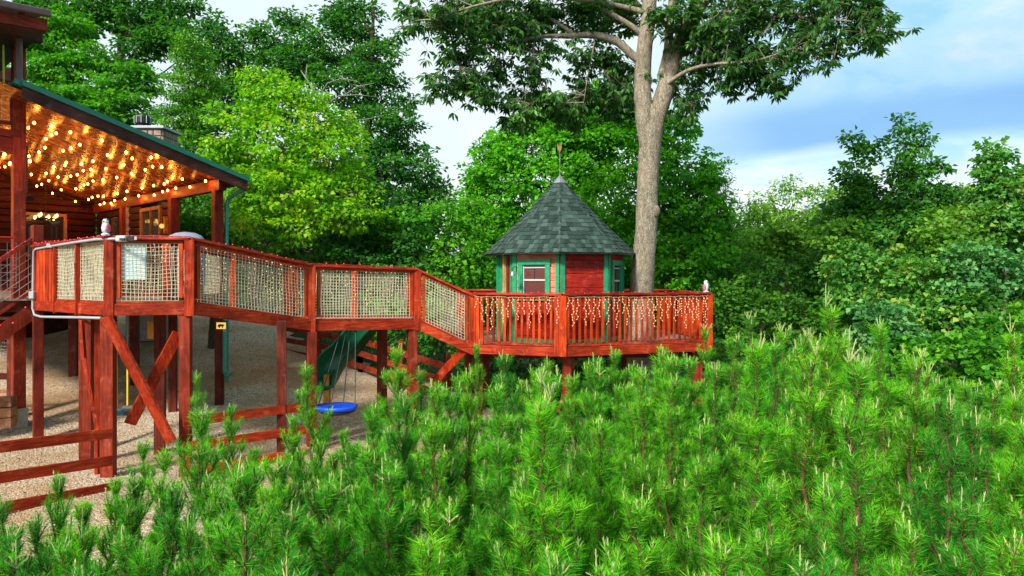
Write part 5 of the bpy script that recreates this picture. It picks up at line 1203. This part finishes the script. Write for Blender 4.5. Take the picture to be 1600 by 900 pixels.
kud = [('vine mound of broad pale leaves in the middle of the thicket at right', [(1370, 390, 15.5, 44, 26), (1330, 420, 15.3, 50, 34), (1400, 430, 15.2, 50, 34), (1350, 465, 15, 56, 30)], LF_KUD),
       ('bluish green vine mound below the right edge tree', [(1530, 400, 13.8, 46, 24), (1500, 430, 13.8, 40, 30), (1570, 430, 13.6, 50, 40), (1630, 420, 13.6, 46, 60)], LF_PAL),
       ('dark vine bank with scattered yellow leaves in front of the right trees', [(1450, 440, 14.2, 50, 44), (1480, 490, 13.8, 56, 44), (1420, 500, 14, 44, 34), (1540, 500, 13.2, 60, 46)], LF_KUD),
       ('low shaded vine bank above the pines at the right edge', [(1520, 560, 12.4, 66, 40), (1590, 540, 12.4, 60, 60), (1450, 560, 12.8, 60, 40), (1440, 600, 12.2, 50, 46), (1560, 610, 11.8, 80, 40), (1660, 560, 12.4, 50, 80)], LF_MID),
       ('feathery blue green shrub just right of the tallest pine', [(1375, 488, 13.6, 36, 12), (1365, 510, 13.4, 40, 24), (1400, 540, 13.2, 46, 34)], LF_PAL),
       ('dark leafy thicket right of the treehouse platform', [(1180, 440, 18.5, 46, 44), (1230, 450, 18, 50, 50), (1290, 430, 17.5, 46, 50), (1200, 510, 17, 60, 44), (1270, 510, 16.5, 60, 44), (1330, 560, 15, 60, 50), (1250, 580, 14.5, 60, 50), (1150, 570, 15.5, 60, 46), (1140, 490, 17.5, 40, 50)], LF_THK),
       ('light leaved vines hanging between the tall leafy tree and right edge column', [(1470, 370, 15, 44, 30), (1500, 345, 15.2, 34, 26), (1460, 400, 14.8, 24, 44), (1310, 375, 16, 40, 30), (1510, 385, 14.6, 40, 24)], LF_OLV)]
for i, (lab, lb, mt) in enumerate(kud):
    c = lb[-1]; tree('vine_thicket', lab, 'vines', (X(c[0], c[2] + .6), c[2] + .6), lb, .115 if mt is not LF_THK else .12, mt, dens=6.5 if i != 5 else 4.6, cl_r=.27, n_leaf=36, asp=.9, trunk_r=.06, seed=40 + i, shell=.6, flat=.5, group=None, tvar=.3, depth=.7)
# far-off wood closing every gap: one mass no one could count
def wood_mass():
    r_ = np.random.default_rng(77); lobes = []
    for k in range(90):
        px = -500 + k * 29 + r_.uniform(-14, 14); Y = r_.uniform(34, 44)
        top = 250 if px < 560 else (400 if 640 < px < 740 else (340 if px < 1130 else 350)); top += r_.uniform(-14, 22)
        for j in range(4): lobes.append((np.array(P(px + r_.uniform(-14, 14), top + 30 + j*36, Y - j*.5)), (1.4, 1.2, 1.15)))
    cs, od, li = crown_points(lobes, 1.6, r_, .5)
    v, f, tn = leaf_cloud(cs, od, np.full(len(cs), .75), 34, .34, .7, r_, .5, .2)
    np_mesh('distant_wood', v, f, LF_DARK, tint=tn, kind='stuff', label='distant green woodland closing the gaps behind the nearer trees')
    # woodland ring for other directions
    ang = r_.uniform(0, 2*np.pi, 900); rad = r_.uniform(48, 75, 900); x = np.sin(ang)*rad; y = np.cos(ang)*rad
    k = ~((y > 20) & (np.abs(x) < y * 1.1)); x, y = x[k], y[k]
    z = np.array([gz(a, b) for a, b in zip(x, y)]) + r_.uniform(0, 7, len(x)); c = np.stack([x, y, z], 1)
    v, f, tn = leaf_cloud(c, norm(c), np.full(len(c), 2.4), 40, 1.0, .8, r_, .7, .2); np_mesh('distant_wood', v, f, LF_DARK, tint=tn, kind='stuff', label='outer ring of far woodland beyond the clearing')
wood_mass()
# shrubs under the walkway and behind the back fence
tree('shrub', 'dark leafy shrubs behind the back fence under the walkway', 'shrub', (X(690, 18), 18), [(640, 530, 18.2, 60, 34), (700, 540, 17.6, 50, 36), (590, 520, 19.2, 50, 26), (760, 560, 16.8, 50, 40), (540, 505, 20.6, 50, 20), (480, 500, 21.6, 40, 14), (830, 570, 17.4, 60, 34), (920, 570, 17.6, 60, 34), (1010, 560, 17.6, 60, 40)],
     .12, LF_DARK, dens=4.6, cl_r=.34, n_leaf=30, asp=.7, trunk_r=.05, seed=60)

# ------------------------------------------------------------------ young pines
LF_PINE = leafmat('pine_needles', (.008, .095, .008), (.070, .42, .014), (.21, .70, .025), .36, .5, .12, tip=(.42, .80, .07), vr=1)
LF_CAN = leafmat('pine_candles', (.28, .36, .08), (.46, .54, .18), (.62, .66, .34), .2, .6, .3)
def make_pine(seed, h, spread=1.0, dense=1.0, nl=.074, candle=1.0, lean=0.0):
    r_ = np.random.default_rng(seed)
    S0, S1, R0, R1, TW = [], [], [], [], []           # sticks; TW: (start, end, age 0 young..1 old)
    C0, C1 = [], []                                     # candles
    def path(p0, d, ln, n, upc):
        pts = [p0]; d = d / np.linalg.norm(d)
        for i in range(n): d = d + np.array([0, 0, upc / n]) + r_.normal(0, .05, 3); d /= np.linalg.norm(d); pts.append(pts[-1] + d * ln / n)
        return pts, d
    lead = [np.array([0, 0, 0.])]; wob = r_.normal(0, .012, (14, 2))
    for i in range(14): lead.append(np.array([lean * ((i+1)/14)**2 + wob[i, 0] * 1.5, wob[i, 1] * 1.5, h * (i + 1) / 14]))
    lead = np.array(lead); lr = .008 + .021 * h / 2.6 * (1 - np.linspace(0, 1, 15))
    for i in range(14): S0.append(lead[i]); S1.append(lead[i+1]); R0.append(lr[i]); R1.append(lr[i+1])
    at = lambda z: np.array([np.interp(z, lead[:, 2], lead[:, 0]), np.interp(z, lead[:, 2], lead[:, 1]), z])
    n_w = max(5, int(h / .34)); zs = [h * .10 + (h * .93 - h * .10) * (i / (n_w - 1)) ** .92 for i in range(n_w)]
    zc_ = h - .02; ag_ = .25
    while zc_ > h * .42: TW.append((at(zc_ - .16), at(zc_), min(.9, ag_))); zc_ -= .16; ag_ += .10
    for z in np.linspace(h * .35, h * .97, int(h * 11)):       # short shoots between the whorls keep the spire feathered
        a = r_.random() * 6.28; el = r_.uniform(.5, 1.2); fr = 1 - z / h; l_ = (.05 + .26 * fr) * r_.uniform(.6, 1.3)
        q, _ = path(at(z), np.array([math.cos(a) * math.cos(el), math.sin(a) * math.cos(el), math.sin(el)]), l_, 2, .6)
        for i in range(2): S0.append(q[i]); S1.append(q[i+1]); R0.append(.0035); R1.append(.003); TW.append((q[i], q[i+1], .55 - .3 * i))
    for w_i, z in enumerate(zs):
        fr = 1 - z / h; nb_ = r_.integers(3, 7); a0 = r_.random() * 6.28
        for b in range(nb_):
            a = a0 + b * 6.283 / nb_ + r_.normal(0, .2); bl = (.07 + .56 * fr ** .8) * spread * r_.uniform(.75, 1.2) * min(1, h / 2.0); el = 1.18 - .85 * fr + r_.normal(0, .16)
            d = np.array([math.cos(a) * math.cos(el), math.sin(a) * math.cos(el), math.sin(el)]); n = 5
            pts, de = path(at(z), d, bl, n, .8)
            for i in range(n): S0.append(pts[i]); S1.append(pts[i+1]); w0 = .0035 + .010 * fr * (1 - i/n); R0.append(w0); R1.append(max(.003, w0 - .0015))
            # needles on the outer part
            st = 1 if bl > .45 else 0
            for i in range(st, n): TW.append((pts[i], pts[i+1], 1 - i / n))
            if r_.random() < .35: C0.append(pts[-1]); C1.append(pts[-1] + norm(de + np.array([0, 0, .8])) * r_.uniform(.03, .10) * candle)
            # side twigs
            ns = int(2 + bl / .105 * dense)
            for s_ in range(ns):
                u = r_.uniform(.30, .97); k = min(n - 1, int(u * n)); p = pts[k] + (pts[k+1] - pts[k]) * (u * n - k); dd = norm(pts[k+1] - pts[k])
                sd_ = norm(np.cross(dd, [0, 0, 1])) * (1 if s_ % 2 else -1); t_l = (.10 + .30 * bl * (1.15 - u)) * r_.uniform(.7, 1.2)
                d2 = norm(dd * .8 + sd_ * r_.uniform(.5, .9) + np.array([0, 0, r_.uniform(.3, .9)])); q, dq = path(p, d2, t_l, 2, .7)
                for i in range(2): S0.append(q[i]); S1.append(q[i+1]); R0.append(.0035); R1.append(.003); TW.append((q[i], q[i+1], .6 - .35 * i))
                if r_.random() < .10: C0.append(q[-1]); C1.append(q[-1] + norm(dq + np.array([0, 0, .9])) * r_.uniform(.02, .055) * candle)
                if bl > .5 and r_.random() < .6 * dense:
                    d3 = norm(dq - sd_ * .5 + r_.normal(0, .3, 3)); q2, _ = path(q[1], d3, t_l * .6, 1, .3); S0.append(q2[0]); S1.append(q2[1]); R0.append(.003); R1.append(.0025); TW.append((q2[0], q2[1], .4))
    tp = at(h)
    C0.append(tp - [0, 0, .02]); C1.append(tp + [r_.normal(0, .01), 0, r_.uniform(.08, .19) * candle])
    for k in range(r_.integers(1, 5)):
        a = k * 1.57 + r_.random(); e = tp + np.array([math.cos(a)*.045, math.sin(a)*.045, r_.uniform(.04, .13) * candle]); C0.append(tp); C1.append(e)
    root = thing('young_pine', (0, 0, 0), 'x', 'pine', 'young pines covering the slope in front of the deck')
    v, f = sticks(S0, S1, np.array(R0), np.array(R1), 4); np_mesh('trunk', v, f, BARK_P, root)
    # needles
    a_ = np.array([t[0] for t in TW]); b_ = np.array([t[1] for t in TW]); age = np.array([t[2] for t in TW]); ln = np.linalg.norm(b_ - a_, axis=1)
    cnt = np.maximum(6, (ln * 420 * dense * np.array([.75 if abs(a_[k, 0]) + abs(a_[k, 1]) < .06 + abs(lean) else 1 for k in range(len(TW))])).astype(int)); ti = np.repeat(np.arange(len(TW)), cnt); n = len(ti); u = r_.random(n)
    p = a_[ti] + (b_ - a_)[ti] * u[:, None]; d = norm(b_ - a_)[ti]; ref = norm(np.cross(d, r_.normal(size=(n, 3)))); ang = r_.uniform(.35, 1.05, n) + .25 * age[ti]
    nd = norm(d * np.cos(ang)[:, None] + ref * np.sin(ang)[:, None] + np.array([[0, 0, .12]])); L_ = nl * r_.uniform(.6, 1.1, n)
    sid = norm(np.cross(nd, r_.normal(size=(n, 3)))) * .0020
    tip = p + nd * L_[:, None] + np.array([[0, 0, -1]]) * (L_ * .10)[:, None]
    vs = np.stack([p - sid, p + sid, tip], 1).reshape(-1, 3); fs = np.arange(n * 3).reshape(-1, 3)
    tn = np.clip(.62 - .52 * age[ti] + .16 * (p[:, 2] / h - .5) + r_.normal(0, .13, n) + np.repeat(r_.normal(0, .14, len(TW)), cnt), 0, 1)
    np_mesh('crown', vs, fs, LF_PINE, root, tint=tn)
    # candles: stick plus short stubble
    C0a, C1a = np.array(C0), np.array(C1); v, f = sticks(C0a, C1a, .0044, .0030, 5); tt = np.full(len(f), .6)
    m_ = 16; ti = np.repeat(np.arange(len(C0a)), m_); n = len(ti); u = r_.random(n)[:, None]; p = C0a[ti] + (C1a - C0a)[ti] * u; d = norm(C1a - C0a)[ti]; ref = norm(np.cross(d, r_.normal(size=(n, 3))))
    nd = norm(d + ref * .45); sid = norm(np.cross(nd, ref)) * .0022; e = p + nd * .028
    q = np.stack([p - sid, p + sid, e + sid * .3, e - sid * .3], 1).reshape(-1, 3); fq = np.arange(n * 4).reshape(-1, 4)
    vv, ff = cat([(v, f), (q, fq)]); np_mesh('shoots', vv, ff, LF_CAN, root, tint=np.concatenate([tt, r_.uniform(.2, 1, n)]), kind='stuff')
    root['h'] = h; return root
protos = [make_pine(101, 1.5, 1.15, 1.0, .07), make_pine(102, 2.0, 1.05, 1.0, .082), make_pine(103, 2.4, 1.05, .95, .072), make_pine(104, 2.8, 1.0, .9, .10), make_pine(105, 3.2, .95, .85, .08), make_pine(106, 2.1, 1.2, 1.0, .105, lean=.12), make_pine(107, 2.7, 1.1, .9, .075, lean=-.15), make_pine(108, 1.8, 1.2, .9, .09, lean=-.1), make_pine(109, 2.4, 1.2, .85, .09, lean=.1)]
notable = [(1252, 512, 6.2, ''), (1322, 520, 6.1, ''), (540, 668, 7.4, ''), (588, 652, 7.6, ''), (648, 640, 7.8, ''), (520, 705, 6.6, ''), (612, 682, 6.8, ''), (470, 700, 7.0, ''), (670, 575, 9.0, ''), (715, 585, 8.6, ''), (60, 805, 4.6, ''), (128, 778, 5.2, ''), (196, 742, 5.7, ''), (268, 760, 5.2, ''), (322, 738, 5.8, ''), (384, 748, 5.2, ''), (440, 722, 6.2, ''), (500, 690, 6.8, ''), (10, 830, 4.3, ''), (110, 840, 4.2, ''), (210, 830, 4.4, ''), (300, 815, 4.5, ''), (372, 820, 4.3, ''), (470, 800, 4.7, ''), (90, 738, 5.6, 'slim'), (20, 776, 5.2, ''), (210, 688, 6.6, 'bluish green'), (312, 580, 8.6, 'slender'), (356, 632, 8.2, ''), (245, 700, 6.0, ''), (400, 700, 6.8, ''), (455, 648, 7.8, ''), (489, 568, 8.6, 'tall'), (560, 690, 6.6, ''),
    (620, 541, 8.8, 'tall'), (690, 598, 7.6, ''), (745, 535, 9.2, 'slender'), (800, 552, 7.8, ''), (850, 622, 6.2, ''), (872, 560, 9.2, ''), (926, 556, 9.2, ''), (958, 545, 9.6, ''), (940, 650, 5.6, ''), (1000, 600, 7.0, ''), (1020, 540, 8.4, ''), (1062, 556, 8.0, ''),
    (1095, 650, 4.8, 'large'), (1120, 505, 9.6, ''), (1150, 520, 7.6, ''), (1192, 486, 8.4, ''), (1235, 505, 7.4, ''), (1290, 456, 5.9, 'tallest'), (1340, 545, 5.8, ''), (1382, 496, 6.8, 'yellowish'), (1425, 560, 6.6, ''), (1480, 615, 5.2, ''), (1530, 600, 6.8, 'yellow green'), (1587, 502, 6.6, 'lone'), (1600, 650, 4.8, 'large'),
    (160, 810, 4.6, ''), (285, 640, 5.9, 'tall'), (30, 850, 3.7, ''), (420, 800, 4.3, ''), (345, 760, 4.8, ''), (515, 745, 4.6, ''), (600, 725, 4.9, ''), (700, 780, 4.2, ''), (780, 690, 5.2, ''), (905, 742, 4.4, ''), (1000, 770, 4.2, ''), (1205, 755, 4.2, ''), (1275, 745, 4.6, ''), (1395, 800, 4.0, ''), (1500, 770, 4.4, ''), (1100, 820, 3.7, ''), (640, 850, 3.6, ''), (1560, 840, 3.8, ''), (500, 880, 3.5, ''), (820, 860, 3.5, ''), (250, 850, 3.7, ''), (950, 870, 3.5, ''), (1250, 870, 3.5, ''), (90, 890, 3.4, '')]
rows_ = []
r5 = random.Random(5)
def canopy(px):     # upper outline of the pine stand in the photograph
    pts = [(-100, 790), (0, 790), (90, 760), (180, 715), (290, 680), (420, 705), (480, 655), (560, 650), (620, 570), (740, 556), (860, 560), (1000, 548), (1110, 522), (1190, 505), (1290, 488), (1400, 522), (1500, 580), (1600, 580), (1750, 570)]
    for (a, b), (c, d) in zip(pts[:-1], pts[1:]):
        if a <= px <= c: return b + (d - b) * (px - a) / (c - a)
    return 700
for Y in (9.2, 8.4, 7.6, 6.9, 6.2, 5.6, 5.0, 4.4, 3.9):
    px = -120 + r5.uniform(0, 40); stp = .60 * F / Y
    while px < 1720:
        x = px + r5.uniform(-.25, .25) * stp; yy = Y + r5.uniform(-.35, .35)
        top = max(canopy(x) + 8 + r5.uniform(0, 52), HZ + (H - (gz(X(x, yy), yy) + 3.25)) * F / yy + r5.uniform(-20, 30)); top = max(top, canopy(x) + 12)
        zt = H - (top - HZ) * yy / F; hh = zt - gz(X(x, yy), yy)
        if hh > .75 and not (x < 640 and yy > 8.0) and not (x < 430 and yy > 6.4) and all((X(a, b_) - X(x, yy))**2 + (b_ - yy)**2 > .16 for a, _, b_, _2 in notable): rows_.append((x, top, yy, ''))
        px += stp
allp = notable + rows_
allp = [p for p in allp if H - (p[1] - HZ) * p[2] / F - gz(X(p[0], p[2]), p[2]) > .5]
marks = [(60, 'the board fence end'), (175, 'the thick deck post'), (250, 'the crossed deck braces'), (300, 'the second deck post'), (400, 'the lower board fence'), (490, 'the green slide'), (530, 'the blue saucer swing'), (620, 'the middle walkway posts'), (695, 'the ramp end'), (760, 'the treehouse rail corner'), (835, 'the playhouse window'), (880, 'the treehouse front corner'), (950, 'the narrow playhouse window'), (1005, 'the oak trunk'), (1060, 'the right platform rail'), (1105, 'the small owl'), (1180, 'the dark thicket'), (1290, 'the airy pale tree'), (1360, 'the double tipped tree'), (1415, 'the tallest leafy tree'), (1490, 'the sunlit pale tree'), (1570, 'the vine column tree'), (1800, 'the right photo edge')]
bands = [(8.3, 'back row'), (7.2, 'second back row'), (6.2, 'middle row'), (5.2, 'fourth row'), (4.5, 'near row'), (0, 'bottom front row')]
allp.sort(key=lambda p: p[0]); ordn = {}
words = ['first', 'second', 'third', 'fourth', 'fifth', 'sixth', 'seventh', 'eighth', 'ninth', 'tenth', 'eleventh', 'twelfth', 'thirteenth', 'fourteenth', 'fifteenth', 'sixteenth', 'seventeenth', 'eighteenth', 'nineteenth', 'twentieth', 'twenty-first', 'twenty-second', 'twenty-third', 'twenty-fourth', 'twenty-fifth', 'twenty-sixth', 'twenty-seventh', 'twenty-eighth', 'twenty-ninth', 'thirtieth', 'thirty-first', 'thirty-second', 'thirty-third', 'thirty-fourth', 'thirty-fifth', 'thirty-sixth', 'thirty-seventh', 'thirty-eighth', 'thirty-ninth', 'fortieth']
used = set()
for i, (px, py, Y, adj) in enumerate(allp):
    x = X(px, Y); zg = gz(x, Y); zt = H - (py - HZ) * Y / F; hh = zt - zg
    best = sorted(range(9), key=lambda k: abs(hh / (protos[k]['h'] + .12) - 1.0) + r5.random() * .2)[0]
    pr = protos[best]
    if best not in used: o = pr; used.add(best)
    else: o = copy_tree(pr)
    s = hh / (pr['h'] + .12); sx = min(1.25, max(.75, s)) * (.6 if adj == 'slender' else .85 if adj == 'slim' else 1.05); o.location = (x, Y, zg); o.scale = (sx * r5.uniform(.9, 1.1), sx * r5.uniform(.9, 1.1), s); o.rotation_euler = (r5.uniform(-.03, .03), r5.uniform(-.03, .03), r5.uniform(0, 6.28))
    bn = [n for lim, n in bands if Y >= lim][0]; ordn[bn] = ordn.get(bn, 0) + 1
    mk = min(marks, key=lambda m: abs(m[0] - px))[1]
    o['label'] = ('%s pine, %s from left in the %s, below %s' % ((adj or 'young'), words[min(39, ordn[bn] - 1)], bn, mk))
for k, p in enumerate(protos):
    if k not in used:
        for c in list(p.children): bpy.data.objects.remove(c)
        bpy.data.objects.remove(p)
# strip helper properties
for o in bpy.data.objects:
    for k in ('_o', 'h'):
        if k in o: del o[k]
print('pines', len(allp), 'objects', len(bpy.data.objects), 'tris', sum(len(m.polygons) for m in bpy.data.meshes))
